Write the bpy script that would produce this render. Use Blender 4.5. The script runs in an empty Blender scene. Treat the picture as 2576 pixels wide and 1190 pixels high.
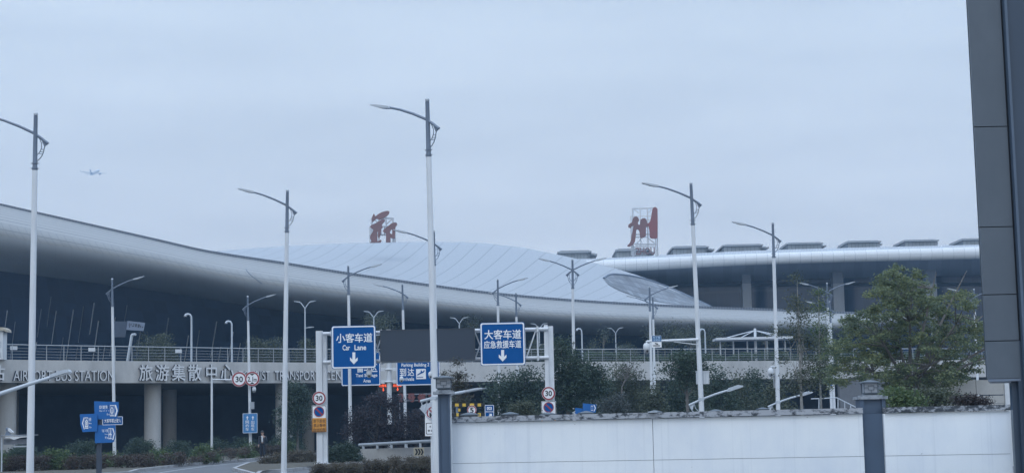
import bpy, bmesh, math, random
import numpy as np
import mathutils, mathutils.geometry
from mathutils import Matrix, Vector
C = bpy.context.scene.collection
SC = bpy.context.scene
R = math.radians

# ------------------------------------------------------------------ camera
F = 4200.0                      # focal length in photo units (photo 2576 wide)
CX, CY = 1288.0, 595.0
EYE = Vector((0.0, 0.0, 1.67))
PITCH = math.atan(484.0 / F)
ROLL = -0.021
RM = Matrix.Rotation(math.pi / 2 + PITCH, 3, 'X') @ Matrix.Rotation(ROLL, 3, 'Z')
cam_d = bpy.data.cameras.new('camera')
cam_d.sensor_width = 36.0
cam_d.lens = 36.0 * F / 2576.0
cam_d.clip_start = 0.1
cam_d.clip_end = 9000.0
cam = bpy.data.objects.new('camera', cam_d)
cam.matrix_world = Matrix.Translation(EYE) @ RM.to_4x4()
C.objects.link(cam)
SC.camera = cam

# ------------------------------------------------------------------ world, sun, exposure
SUN_EL, SUN_AZ = R(52), R(205)      # high soft sun behind the viewer, a little to the left
w = bpy.data.worlds.new('World'); SC.world = w; w.use_nodes = True
nt = w.node_tree; nt.nodes.clear()
def N(t, kind, **kw):
    n = t.nodes.new(kind)
    for k, v in kw.items(): setattr(n, k, v)
    return n
out = N(nt, 'ShaderNodeOutputWorld')
sky = N(nt, 'ShaderNodeTexSky', sky_type='NISHITA')
sky.sun_disc = False; sky.sun_elevation = SUN_EL; sky.sun_rotation = SUN_AZ
sky.air_density = 1.5; sky.dust_density = 3.0; sky.ozone_density = 2.0
bg1 = N(nt, 'ShaderNodeBackground'); bg1.inputs[1].default_value = 0.09
nt.links.new(sky.outputs[0], bg1.inputs[0])
tc = N(nt, 'ShaderNodeTexCoord')
sep = N(nt, 'ShaderNodeSeparateXYZ'); nt.links.new(tc.outputs['Generated'], sep.inputs[0])
ramp = N(nt, 'ShaderNodeValToRGB'); nt.links.new(sep.outputs[2], ramp.inputs[0])
cr = ramp.color_ramp
cr.elements[0].position = 0.0; cr.elements[0].color = (0.914, 0.936, 0.976, 1)
cr.elements[1].position = 1.0; cr.elements[1].color = (1.480, 1.820, 2.350, 1)
e = cr.elements.new(0.12); e.color = (0.914, 0.949, 0.992, 1)
e = cr.elements.new(0.26); e.color = (1.021, 1.072, 1.081, 1)
e = cr.elements.new(0.5); e.color = (1.170, 1.400, 1.760, 1)
mp = N(nt, 'ShaderNodeMapping'); nt.links.new(tc.outputs['Generated'], mp.inputs[0])
mp.inputs['Scale'].default_value = (2.6, 2.6, 15.0)
mp.inputs['Location'].default_value = (0.35, 0.1, 0.2)
nz = N(nt, 'ShaderNodeTexNoise'); nt.links.new(mp.outputs[0], nz.inputs['Vector'])
nz.inputs['Scale'].default_value = 2.0; nz.inputs['Detail'].default_value = 5.0; nz.inputs['Roughness'].default_value = 0.5
mr = N(nt, 'ShaderNodeMapRange'); nt.links.new(nz.outputs[0], mr.inputs[0])
mr.inputs[1].default_value = 0.3; mr.inputs[2].default_value = 0.75
mr.inputs[3].default_value = 0.94; mr.inputs[4].default_value = 1.13
mul = N(nt, 'ShaderNodeVectorMath', operation='SCALE'); nt.links.new(ramp.outputs[0], mul.inputs[0]); nt.links.new(mr.outputs[0], mul.inputs['Scale'])
bg2 = N(nt, 'ShaderNodeBackground'); bg2.inputs[1].default_value = 1.0
nt.links.new(mul.outputs[0], bg2.inputs[0])
mix = N(nt, 'ShaderNodeMixShader'); mix.inputs[0].default_value = 0.93
nt.links.new(bg1.outputs[0], mix.inputs[1]); nt.links.new(bg2.outputs[0], mix.inputs[2])
nt.links.new(mix.outputs[0], out.inputs['Surface'])

sl = bpy.data.lights.new('sun', 'SUN'); sl.energy = 0.6; sl.angle = R(25); sl.color = (1.0, 0.98, 0.95)
so = bpy.data.objects.new('sun', sl)
sd = Vector((math.sin(SUN_AZ) * math.cos(SUN_EL), math.cos(SUN_AZ) * math.cos(SUN_EL), math.sin(SUN_EL)))
so.rotation_euler = sd.to_track_quat('Z', 'Y').to_euler()
so.location = (0, -20, 60); C.objects.link(so)

SC.view_settings.view_transform = 'Standard'
SC.view_settings.look = 'None'
SC.view_settings.exposure = 0.0
SC.view_settings.gamma = 1.0
SC.view_settings.use_curve_mapping = False
SC.cycles.use_denoising = True
SC.cycles.max_bounces = 6
SC.cycles.diffuse_bounces = 3
SC.cycles.glossy_bounces = 3
SC.cycles.transmission_bounces = 4
SC.cycles.volume_bounces = 0
SC.cycles.caustics_reflective = False
SC.cycles.caustics_refractive = False

# ------------------------------------------------------------------ pixel <-> world
def ray(x, y): return RM @ Vector((x - CX, -(y - CY), -F))
def P(x, y, D):
    r = ray(x, y); return EYE + r * (D / r.y)
def G(x, y, z=0.0):
    r = ray(x, y); return EYE + r * ((z - EYE.z) / r.z)
def Dz(x, y, z):
    r = ray(x, y); return (z - EYE.z) / r.z * r.y
def S(D): return D / 4229.0
def pix(p):
    q = RM.transposed() @ (Vector(p) - EYE); return CX - F * q.x / q.z, CY + F * q.y / q.z
def interp(tab, x):
    xs = [a for a, b in tab]; ys = [b for a, b in tab]
    # smooth (Catmull-Rom like) interpolation
    if x <= xs[0]: return ys[0] + (x - xs[0]) * (ys[1] - ys[0]) / (xs[1] - xs[0])
    if x >= xs[-1]: return ys[-1] + (x - xs[-1]) * (ys[-1] - ys[-2]) / (xs[-1] - xs[-2])
    i = max(k for k in range(len(xs) - 1) if xs[k] <= x)
    h = xs[i + 1] - xs[i]; t = (x - xs[i]) / h
    def sl_(k):
        if k == 0: return (ys[1] - ys[0]) / (xs[1] - xs[0])
        if k == len(xs) - 1: return (ys[-1] - ys[-2]) / (xs[-1] - xs[-2])
        return (ys[k + 1] - ys[k - 1]) / (xs[k + 1] - xs[k - 1])
    m0, m1 = sl_(i) * h, sl_(i + 1) * h
    return (2*t**3 - 3*t*t + 1) * ys[i] + (t**3 - 2*t*t + t) * m0 + (3*t*t - 2*t**3) * ys[i + 1] + (t**3 - t*t) * m1

# ------------------------------------------------------------------ materials
MATS = {}
def mat(name, col, rough=0.6, metal=0.0, var=0.10, scale=3.0, emit=None, spec=0.5, bump=0.0):
    if name in MATS: return MATS[name]
    m = bpy.data.materials.new(name); m.use_nodes = True; t = m.node_tree
    b = t.nodes['Principled BSDF']
    b.inputs['Roughness'].default_value = rough; b.inputs['Metallic'].default_value = metal
    b.inputs['Specular IOR Level'].default_value = spec
    c = N(t, 'ShaderNodeTexCoord'); n = N(t, 'ShaderNodeTexNoise')
    n.inputs['Scale'].default_value = scale; n.inputs['Detail'].default_value = 6
    t.links.new(c.outputs['Object'], n.inputs['Vector'])
    r = N(t, 'ShaderNodeMapRange'); t.links.new(n.outputs[0], r.inputs[0])
    r.inputs[1].default_value = 0.25; r.inputs[2].default_value = 0.75
    r.inputs[3].default_value = 1 - var; r.inputs[4].default_value = 1 + var
    v = N(t, 'ShaderNodeVectorMath', operation='SCALE'); v.inputs[0].default_value = col[:3]
    t.links.new(r.outputs[0], v.inputs['Scale']); t.links.new(v.outputs[0], b.inputs['Base Color'])
    if bump:
        bp = N(t, 'ShaderNodeBump'); bp.inputs['Strength'].default_value = bump; bp.inputs['Distance'].default_value = 0.05
        t.links.new(n.outputs[0], bp.inputs['Height']); t.links.new(bp.outputs[0], b.inputs['Normal'])
    if emit:
        b.inputs['Emission Color'].default_value = (*emit[:3], 1); b.inputs['Emission Strength'].default_value = emit[3]
    MATS[name] = m; return m

def stain_mat(name, col, stain, lo, hi, scale=(1, 1, 1), nscale=4.0, rough=0.8, detail=8.0):
    """weathered surface: irregular stains with a shape of their own"""
    m = bpy.data.materials.new(name); m.use_nodes = True; t = m.node_tree; b = t.nodes['Principled BSDF']
    b.inputs['Roughness'].default_value = rough
    c = N(t, 'ShaderNodeTexCoord'); mp = N(t, 'ShaderNodeMapping'); mp.inputs['Scale'].default_value = scale
    t.links.new(c.outputs['Object'], mp.inputs[0])
    n = N(t, 'ShaderNodeTexNoise'); n.inputs['Scale'].default_value = nscale; n.inputs['Detail'].default_value = detail; n.inputs['Roughness'].default_value = 0.65
    t.links.new(mp.outputs[0], n.inputs['Vector'])
    r = N(t, 'ShaderNodeMapRange'); t.links.new(n.outputs[0], r.inputs[0]); r.inputs[1].default_value = lo; r.inputs[2].default_value = hi
    x = N(t, 'ShaderNodeMix', data_type='RGBA'); x.inputs[6].default_value = (*col, 1); x.inputs[7].default_value = (*stain, 1)
    t.links.new(r.outputs[0], x.inputs[0]); t.links.new(x.outputs[2], b.inputs['Base Color'])
    MATS[name] = m; return m

def uv_lines_mat(name, col, line, nu, nv, wu, wv, rough=0.45, metal=0.0, var=0.08, spec=0.5):
    """sheet surface with joints drawn by the sheet's own UV coordinates"""
    m = bpy.data.materials.new(name); m.use_nodes = True; t = m.node_tree; b = t.nodes['Principled BSDF']
    b.inputs['Roughness'].default_value = rough; b.inputs['Metallic'].default_value = metal; b.inputs['Specular IOR Level'].default_value = spec
    uv = N(t, 'ShaderNodeUVMap'); s = N(t, 'ShaderNodeSeparateXYZ'); t.links.new(uv.outputs[0], s.inputs[0])
    def line_(out_, n_, w_):
        a = N(t, 'ShaderNodeMath', operation='MULTIPLY'); t.links.new(out_, a.inputs[0]); a.inputs[1].default_value = n_
        f = N(t, 'ShaderNodeMath', operation='FRACT'); t.links.new(a.outputs[0], f.inputs[0])
        l = N(t, 'ShaderNodeMath', operation='LESS_THAN'); t.links.new(f.outputs[0], l.inputs[0]); l.inputs[1].default_value = w_
        fl = N(t, 'ShaderNodeMath', operation='FLOOR'); t.links.new(a.outputs[0], fl.inputs[0])
        return l.outputs[0], fl.outputs[0]
    l1, f1 = line_(s.outputs[0], nu, wu); l2, f2 = line_(s.outputs[1], nv, wv)
    mx = N(t, 'ShaderNodeMath', operation='MAXIMUM'); t.links.new(l1, mx.inputs[0]); t.links.new(l2, mx.inputs[1])
    cmb = N(t, 'ShaderNodeCombineXYZ'); t.links.new(f1, cmb.inputs[0]); t.links.new(f2, cmb.inputs[1])
    wn = N(t, 'ShaderNodeTexWhiteNoise', noise_dimensions='3D'); t.links.new(cmb.outputs[0], wn.inputs[0])
    c = N(t, 'ShaderNodeTexCoord'); n = N(t, 'ShaderNodeTexNoise'); n.inputs['Scale'].default_value = 0.15; n.inputs['Detail'].default_value = 6
    t.links.new(c.outputs['Object'], n.inputs['Vector'])
    ad = N(t, 'ShaderNodeMath', operation='ADD'); t.links.new(wn.outputs[0], ad.inputs[0]); t.links.new(n.outputs[0], ad.inputs[1])
    r = N(t, 'ShaderNodeMapRange'); t.links.new(ad.outputs[0], r.inputs[0]); r.inputs[1].default_value = 0.2; r.inputs[2].default_value = 1.6
    r.inputs[3].default_value = 1 - var; r.inputs[4].default_value = 1 + var
    v = N(t, 'ShaderNodeVectorMath', operation='SCALE'); v.inputs[0].default_value = col[:3]; t.links.new(r.outputs[0], v.inputs['Scale'])
    x = N(t, 'ShaderNodeMix', data_type='RGBA'); t.links.new(mx.outputs[0], x.inputs[0]); t.links.new(v.outputs[0], x.inputs[6]); x.inputs[7].default_value = (*line, 1)
    t.links.new(x.outputs[2], b.inputs['Base Color'])
    MATS[name] = m; return m

def leaf_mat(name, cols, rough=0.55, trans=0.25):
    m = bpy.data.materials.new(name); m.use_nodes = True; t = m.node_tree; b = t.nodes['Principled BSDF']
    b.inputs['Roughness'].default_value = rough; b.inputs['Specular IOR Level'].default_value = 0.35
    g = N(t, 'ShaderNodeNewGeometry')
    c = N(t, 'ShaderNodeTexCoord'); n = N(t, 'ShaderNodeTexNoise'); n.inputs['Scale'].default_value = 0.9; n.inputs['Detail'].default_value = 2
    t.links.new(c.outputs['Object'], n.inputs['Vector'])
    mm = N(t, 'ShaderNodeMath', operation='MULTIPLY_ADD'); t.links.new(g.outputs['Random Per Island'], mm.inputs[0]); mm.inputs[1].default_value = 0.6; 
    m2 = N(t, 'ShaderNodeMapRange'); t.links.new(n.outputs[0], m2.inputs[0]); m2.inputs[1].default_value = 0.3; m2.inputs[2].default_value = 0.7; m2.inputs[3].default_value = 0.0; m2.inputs[4].default_value = 0.4
    t.links.new(m2.outputs[0], mm.inputs[2])
    r = N(t, 'ShaderNodeValToRGB'); t.links.new(mm.outputs[0], r.inputs[0])
    k = len(cols)
    r.color_ramp.elements[0].color = (*cols[0], 1); r.color_ramp.elements[1].color = (*cols[-1], 1)
    for i in range(1, k - 1):
        e = r.color_ramp.elements.new(i / (k - 1)); e.color = (*cols[i], 1)
    t.links.new(r.outputs[0], b.inputs['Base Color'])
    tr = N(t, 'ShaderNodeBsdfTranslucent'); t.links.new(r.outputs[0], tr.inputs[0])
    mx = N(t, 'ShaderNodeMixShader'); mx.inputs[0].default_value = trans
    t.links.new(b.outputs[0], mx.inputs[1]); t.links.new(tr.outputs[0], mx.inputs[2])
    t.links.new(mx.outputs[0], t.nodes['Material Output'].inputs['Surface'])
    MATS[name] = m; return m

# ------------------------------------------------------------------ mesh builder
class MB:
    def __init__(s): s.v = []; s.f = []; s.uv = []; s.mi = []; s.hasuv = False
    def add(s, vs, fs, mi=0, uvs=None):
        b = len(s.v); s.v += [tuple(p) for p in vs]
        for k, q in enumerate(fs):
            s.f.append([b + i for i in q]); s.mi.append(mi)
            s.uv.append([uvs[i] for i in q] if uvs else [(0, 0)] * len(q))
        if uvs: s.hasuv = True
        return s
    def box(s, x0, x1, y0, y1, z0, z1, mi=0, mx=None):
        vs = [Vector((x, y, z)) for x in (x0, x1) for y in (y0, y1) for z in (z0, z1)]
        if mx is not None: vs = [mx @ p for p in vs]
        return s.add(vs, [(0,1,3,2),(4,6,7,5),(0,4,5,1),(2,3,7,6),(0,2,6,4),(1,5,7,3)], mi)
    def tube(s, pts, r, n=8, mi=0, cap=True):
        pts = [Vector(p) for p in pts]; k = len(pts)
        rs = [r] * k if not isinstance(r, (list, tuple)) else r
        vs = []; fs = []; pv = None
        for i, p in enumerate(pts):
            d = (pts[min(i + 1, k - 1)] - pts[max(i - 1, 0)]).normalized()
            if pv is None:
                a = d.orthogonal().normalized()
                if abs(d.z) < 0.9: a = (Vector((0, 0, 1)) - d * d.z).normalized()
            else: a = (pv - d * pv.dot(d)).normalized()
            pv = a; b = d.cross(a)
            for j in range(n):
                t = 2 * math.pi * j / n
                vs.append(p + (a * math.cos(t) + b * math.sin(t)) * rs[i])
        for i in range(k - 1):
            for j in range(n):
                q = (j + 1) % n; fs.append((i*n + j, i*n + q, (i+1)*n + q, (i+1)*n + j))
        if cap: fs.append(tuple(range(n))[::-1]); fs.append(tuple((k-1)*n + j for j in range(n)))
        return s.add(vs, fs, mi)
    def lathe(s, prof, c=(0, 0, 0), n=16, mi=0, mx=None):
        c = Vector(c); vs = []; fs = []
        for r, z in prof:
            for j in range(n):
                t = 2 * math.pi * j / n
                p = Vector((r * math.cos(t), r * math.sin(t), z)); p = mx @ p if mx is not None else p
                vs.append(c + p)
        for i in range(len(prof) - 1):
            for j in range(n):
                q = (j + 1) % n; fs.append((i*n + j, i*n + q, (i+1)*n + q, (i+1)*n + j))
        fs.append(tuple(range(n))[::-1]); fs.append(tuple((len(prof)-1)*n + j for j in range(n)))
        return s.add(vs, fs, mi)
    def prism(s, poly, y0, y1, mi=0, mx=None, side=None):
        """polygon in XZ pushed along Y"""
        n = len(poly); vs = [Vector((x, y0, z)) for x, z in poly] + [Vector((x, y1, z)) for x, z in poly]
        if mx is not None: vs = [mx @ p for p in vs]
        s.add(vs, [tuple(range(n)), tuple(range(2*n - 1, n - 1, -1))], mi)
        b = len(s.v) - 2 * n
        for i in range(n):
            j = (i + 1) % n; s.f.append([b + i, b + n + i, b + n + j, b + j]); s.mi.append(mi if side is None else side); s.uv.append([(0, 0)] * 4)
        return s
    def ring(s, o, i_, y0, y1, mi=0):
        n = len(o)
        vs = [(x, y0, z) for x, z in o] + [(x, y0, z) for x, z in i_] + [(x, y1, z) for x, z in o] + [(x, y1, z) for x, z in i_]
        fs = []
        for a in range(n):
            b = (a + 1) % n
            fs += [(a, b, n + b, n + a), (2*n + a, a, b, 2*n + b)[::-1], (n + a, n + b, 3*n + b, 3*n + a)]
        return s.add(vs, fs, mi)
    def grid(s, rows, uvf=None, mi=0):
        m_ = len(rows); n = len(rows[0]); vs = [p for r in rows for p in r]
        uvs = [uvf(i, j) for i in range(m_) for j in range(n)] if uvf else None
        return s.add(vs, [(i*n + j, i*n + j + 1, (i+1)*n + j + 1, (i+1)*n + j) for i in range(m_-1) for j in range(n-1)], mi, uvs)
    def build(s, name, m, parent=None, smooth=False, world=True):
        me = bpy.data.meshes.new(name)
        off = Vector((0, 0, 0))
        if parent is not None and world:
            p = parent
            while p is not None: off += p.location; p = p.parent
        me.from_pydata([tuple(Vector(p) - off) for p in s.v], [], s.f)
        for x in (m if isinstance(m, (list, tuple)) else [m]): me.materials.append(x)
        me.polygons.foreach_set('material_index', s.mi)
        if s.hasuv:
            u = me.uv_layers.new(name='UVMap'); flat = [c for q in s.uv for t in q for c in t]
            u.data.foreach_set('uv', flat)
        me.validate()
        if smooth:
            me.polygons.foreach_set('use_smooth', [True] * len(me.polygons))
            try: me.set_sharp_from_angle(angle=R(40))
            except Exception: pass
        me.update()
        o = bpy.data.objects.new(name, me); C.objects.link(o)
        if parent is not None: o.parent = parent
        return o

def tag(o, label=None, cat=None, group=None, kind=None):
    if label: o['label'] = label
    if cat: o['category'] = cat
    if group: o['group'] = group
    if kind: o['kind'] = kind
    return o
def thing(name, label, cat, loc=(0, 0, 0), group=None, rz=0.0):
    o = bpy.data.objects.new(name, None); C.objects.link(o); o.empty_display_size = 0.3
    o.location = loc; o.rotation_euler = (0, 0, rz)
    return tag(o, label, cat, group)
def children(o): return [c for c in C.objects if c.parent == o]
def dup(src, label, loc, rz=None, group=None, scale=None, kids=None):
    r = src.copy(); C.objects.link(r); r.location = loc
    if rz is not None: r.rotation_euler = (0, 0, rz)
    if scale: r.scale = scale if isinstance(scale, tuple) else (scale,) * 3
    r['label'] = label
    if group: r['group'] = group
    for ch in children(src):
        c = ch.copy(); C.objects.link(c); c.parent = r
        for g in children(ch):
            d = g.copy(); C.objects.link(d); d.parent = c
    return r

def text_mesh(body, extrude=0.0, bold=0.0, res=3):
    """outline of every glyph stroke filled on its own, so overlapping strokes stay solid"""
    c = bpy.data.curves.new('t', 'FONT'); c.body = body
    o = bpy.data.objects.new('t', c); C.objects.link(o); bpy.context.view_layer.update()
    cu = o.to_curve(bpy.context.evaluated_depsgraph_get())
    loops = []
    for s in cu.splines:
        bp = s.bezier_points; n = len(bp); pts = []
        if n < 2: continue
        for i in range(n):
            p0, p1 = bp[i], bp[(i + 1) % n]
            A, B, D_, E_ = p0.co, p0.handle_right, p1.handle_left, p1.co
            st = abs((B - A).cross(E_ - A).length) + abs((D_ - A).cross(E_ - A).length) < 1e-5
            for k in range(1 if st else res):
                t = k / res; q = A * (1-t)**3 + B * 3*(1-t)**2*t + D_ * 3*(1-t)*t*t + E_ * t**3; pts.append((q.x, q.y))
        q2 = [pts[i] for i in range(len(pts)) if (Vector(pts[i]) - Vector(pts[i - 1])).length > 1e-5]
        if len(q2) > 2: loops.append(q2)
    o.to_curve_clear(); bpy.data.objects.remove(o); bpy.data.curves.remove(c)
    area = lambda l: sum(l[i - 1][0] * l[i][1] - l[i][0] * l[i - 1][1] for i in range(len(l))) / 2
    big = max(loops, key=lambda l: abs(area(l))); sg = 1 if area(big) > 0 else -1
    def inside(pt, l):
        r = False
        for i in range(len(l)):
            (x1, y1), (x2, y2) = l[i - 1], l[i]
            if (y1 > pt[1]) != (y2 > pt[1]) and pt[0] < (x2 - x1) * (pt[1] - y1) / (y2 - y1) + x1: r = not r
        return r
    def fat(l):
        if not bold: return l
        out_ = []
        for i in range(len(l)):
            a_, b_, c_ = Vector(l[i - 1]), Vector(l[i]), Vector(l[(i + 1) % len(l)])
            d1, d2 = (b_ - a_).normalized(), (c_ - b_).normalized(); n1, n2 = Vector((d1.y, -d1.x)), Vector((d2.y, -d2.x)); m = n1 + n2
            k = bold * min(2.0 / max(m.length, .5), 1.6); out_.append(tuple(b_ + m.normalized() * k * sg))
        return out_
    outs = [l for l in loops if area(l) * sg > 0]; holes = [l for l in loops if area(l) * sg < 0]
    V, Fc, NZ = [], [], []
    for gi, l in enumerate(outs):
        hs = [h for h in holes if inside(h[0], l)]
        polys = [fat(l)] + [fat(h) for h in hs]
        flat_ = [q for pl_ in polys for q in pl_]; z = extrude - gi % 7 * (.004 if extrude else .0004)
        base = len(V); V += [(x, y, z) for x, y in flat_]
        for tri in mathutils.geometry.tessellate_polygon([[Vector((x, y, 0)) for x, y in pl_] for pl_ in polys]):
            a_, b_, c_ = (flat_[i] for i in tri)
            cr = (b_[0]-a_[0])*(c_[1]-a_[1]) - (b_[1]-a_[1])*(c_[0]-a_[0])
            Fc.append([base + i for i in (tri if cr > 0 else tri[::-1])]); NZ.append(1.0)
        if extrude:
            b2 = len(V); V += [(x, y, -extrude) for x, y in flat_]; k = 0
            for pl_ in polys:
                n = len(pl_)
                for i in range(n):
                    j = (i + 1) % n; q = [base + k + i, base + k + j, b2 + k + j, b2 + k + i]; Fc.append(q[::-1] if sg > 0 else q); NZ.append(0.0)
                k += n
    return np.array(V), Fc, NZ
def put_text(mb, body, x0, x1, z0, z1, y, thick=0.0, bold=0.012, mi=0, side=None):
    """lettering in the XZ plane filling the box, front face at y"""
    v, fs, nz_ = text_mesh(body, 0.5 if thick else 0.0, bold)
    a, b = v.min(0), v.max(0)
    X = x0 + (v[:, 0] - a[0]) / (b[0] - a[0]) * (x1 - x0)
    Z = z0 + (v[:, 1] - a[1]) / (b[1] - a[1]) * (z1 - z0)
    Y = y + ((0.5 - v[:, 2]) * thick if thick else -v[:, 2])
    base = len(mb.v); mb.v += list(zip(X.tolist(), Y.tolist(), Z.tolist()))
    for q, n_ in zip(fs, nz_):
        mb.f.append([base + i for i in q]); mb.mi.append(mi if (side is None or abs(n_) > 0.7) else side); mb.uv.append([(0, 0)] * len(q))

def rrect(x0, x1, z0, z1, r, k=5):
    pts = []
    for cx, cz, a0 in ((x1 - r, z1 - r, 0), (x0 + r, z1 - r, 90), (x0 + r, z0 + r, 180), (x1 - r, z0 + r, 270)):
        for i in range(k + 1):
            a = R(a0 + 90 * i / k); pts.append((cx + r * math.cos(a), cz + r * math.sin(a)))
    return pts
def circ(cx, cz, r, n=32): return [(cx + r * math.cos(2*math.pi*i/n), cz + r * math.sin(2*math.pi*i/n)) for i in range(n)]
def pxz(D, *pts):
    """photo points -> (x, z) at depth D"""
    o = []
    for x, y in pts:
        p = P(x, y, D); o.append((p.x, p.z))
    return o
def rect(D, x0, y0, x1, y1):
    a = P((x0 + x1) / 2, (y0 + y1) / 2, D); s = S(D)
    return a.x - (x1 - x0) / 2 * s, a.x + (x1 - x0) / 2 * s, a.z - (y1 - y0) / 2 * s, a.z + (y1 - y0) / 2 * s

# ------------------------------------------------------------------ palette
WHITE = stain_mat('white_paint', (0.61, 0.645, 0.68), (0.50, 0.53, 0.56), .45, .72, (3, 3, .35), 1.6, .45)
WHITE2 = mat('sign_white', (0.80, 0.82, 0.84), 0.4, var=0.03)
GREYM = mat('grey_steel', (0.13, 0.17, 0.23), 0.45, var=0.1)
LGREY = mat('lamp_grey', (0.42, 0.47, 0.52), 0.4, var=0.08)
DARK = mat('dark_metal', (0.03, 0.04, 0.055), 0.5)
BLUE = mat('sign_blue', (0.000, 0.078, 0.275), 0.5, var=0.05, spec=.12)
BLUE2 = mat('wayfinding_blue', (0.020, 0.125, 0.37), 0.5, var=0.06, spec=.2)
BLUE3 = mat('pale_sign_blue', (0.04, 0.20, 0.46), 0.4, var=0.05)
RED = mat('sign_red', (0.28, 0.035, 0.045), 0.5)
BLACK = mat('black', (0.012, 0.015, 0.02), 0.5)
ORANGE = mat('sign_orange', (0.62, 0.27, 0.035), 0.5)
YELLOW = mat('yellow_paint', (0.60, 0.40, 0.05), 0.6)
CONC = stain_mat('concrete', (0.47, 0.475, 0.47), (0.33, 0.335, 0.335), 0.42, 0.75, (1, 1, 0.4), 0.6)
LETTER = mat('letter_face', (0.60, 0.62, 0.64), 0.5, var=0.08)
LETTER_S = mat('letter_side', (0.035, 0.045, 0.065), 0.6)
GLASSD = mat('dark_glass', (0.016, 0.030, 0.058), 0.12, var=0.25, scale=0.1)
SHADEWALL = mat('interior_shade', (0.055, 0.085, 0.135), 0.8, var=0.3, scale=0.3)
TRUNK = mat('bark', (0.12, 0.115, 0.11), 0.9, var=0.35, scale=6)
TRUNK_P = mat('pale_bark', (0.24, 0.24, 0.23), 0.9, var=0.3, scale=6)
L_GREEN = leaf_mat('leaf_green', [(0.029, 0.063, 0.034), (0.063, 0.109, 0.048), (0.103, 0.149, 0.063), (0.144, 0.178, 0.075)])
L_DARK = leaf_mat('leaf_dark', [(0.021, 0.042, 0.034), (0.044, 0.075, 0.055), (0.078, 0.111, 0.075)])
L_DULL = leaf_mat('leaf_dull', [(0.038, 0.053, 0.043), (0.074, 0.094, 0.065), (0.120, 0.138, 0.084)])
L_PURPLE = leaf_mat('leaf_purple', [(0.028, 0.030, 0.042), (0.050, 0.046, 0.058), (0.072, 0.058, 0.064)])
L_RED = leaf_mat('leaf_red', [(0.045, 0.042, 0.038), (0.088, 0.062, 0.056), (0.070, 0.088, 0.055)])
L_BROWN = leaf_mat('leaf_brown', [(0.057, 0.055, 0.048), (0.109, 0.092, 0.071), (0.098, 0.109, 0.069)])
# ================================================================== GROUND AND ROAD
mb = MB(); mb.add([(-1500, -150, 0), (1500, -150, 0), (1500, 2080, 0), (-1500, 2080, 0)], [(0, 1, 2, 3)])
tag(mb.build('ground', mat('paving', (0.16, 0.17, 0.18), 0.85, var=0.15, scale=0.4)), kind='structure')
ROADM = stain_mat('asphalt', (0.105, 0.115, 0.125), (0.075, 0.08, 0.088), 0.35, 0.7, (1, 1, 1), 0.5)
mb = MB(); mb.add([(-45, 45, .004), (4, 45, .004), (4, 132, .004), (-45, 132, .004)], [(0, 1, 2, 3)])
tag(mb.build('road', ROADM), kind='structure')
KERBM = stain_mat('kerb_stone', (0.36, 0.37, 0.38), (0.22, 0.22, 0.23), 0.4, 0.7, (1, 1, 1), 1.2)
SOIL = mat('soil', (0.07, 0.065, 0.05), 0.95, var=0.3, scale=2)
def raised(pts, name, soil):
    """a planted verge with a kerb: kerb ring and soil sheet"""
    n = len(pts); c = sum((Vector(p) for p in pts), Vector((0, 0, 0))) / n
    inner = []
    for i, p in enumerate(pts):
        a = Vector(pts[i - 1]); b = Vector(pts[(i + 1) % n]); d = (b - a).normalized(); nn = Vector((-d.y, d.x, 0))
        if nn.dot(c - Vector(p)) < 0: nn = -nn
        inner.append(Vector(p) + nn * 0.18)
    mb = MB(); vs = [(p[0], p[1], 0) for p in pts] + [(p[0], p[1], .14) for p in pts] + [(p[0], p[1], .14) for p in inner]
    fs = []
    for i in range(n):
        j = (i + 1) % n; fs += [(i, j, n + j, n + i), (n + i, n + j, 2*n + j, 2*n + i)]
    mb.add(vs, fs); tag(mb.build('kerb', KERBM), kind='structure')
    mb = MB(); mb.add([(p[0], p[1], .13) for p in inner], [tuple(range(n))]); tag(mb.build(name, soil), kind='structure')
g = lambda x, y: G(x, y)[:]
verge = [g(330, 1192), g(350, 1186), g(446, 1174), g(520, 1167), g(600, 1161), g(650, 1156), g(668, 1153), (-16.5, 131, 0), (-80, 131, 0), (-80, 75, 0), (-22, 60, 0)]
raised(verge, 'verge', SOIL)
isl = [g(640, 1199), g(650, 1192), g(690, 1188.5), g(743, 1184), g(796, 1177), g(888, 1168.5), (-5.5, 94, 0), (3.5, 96, 0), (3.5, 112, 0), (-11.5, 112, 0), (-14.6, 108, 0), (-15.2, 95, 0), (-13.5, 80, 0)]
raised(isl, 'traffic_island', SOIL)
MARK = mat('road_marking', (0.30, 0.325, 0.34), 0.7, var=0.3, scale=3)
mb = MB()
def strip(mb, pts, wd, z):
    pts = [Vector(p) for p in pts]
    L, Rr = [], []
    for i, p in enumerate(pts):
        d = (pts[min(i+1, len(pts)-1)] - pts[max(i-1, 0)]).normalized(); n_ = Vector((-d.y, d.x, 0)) * wd / 2
        L.append((p.x + n_.x, p.y + n_.y, z)); Rr.append((p.x - n_.x, p.y - n_.y, z))
    mb.grid([Rr, L])
strip(mb, [g(400, 1189), g(446, 1182), g(520, 1172), g(594, 1165), g(640, 1161)], .18, .009)
strip(mb, [g(600, 1176), g(666, 1169.5)], .15, .009)
strip(mb, [g(580, 1190), g(620, 1186)], .15, .009)
tag(mb.build('lane_marking', MARK), kind='structure')

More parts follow.
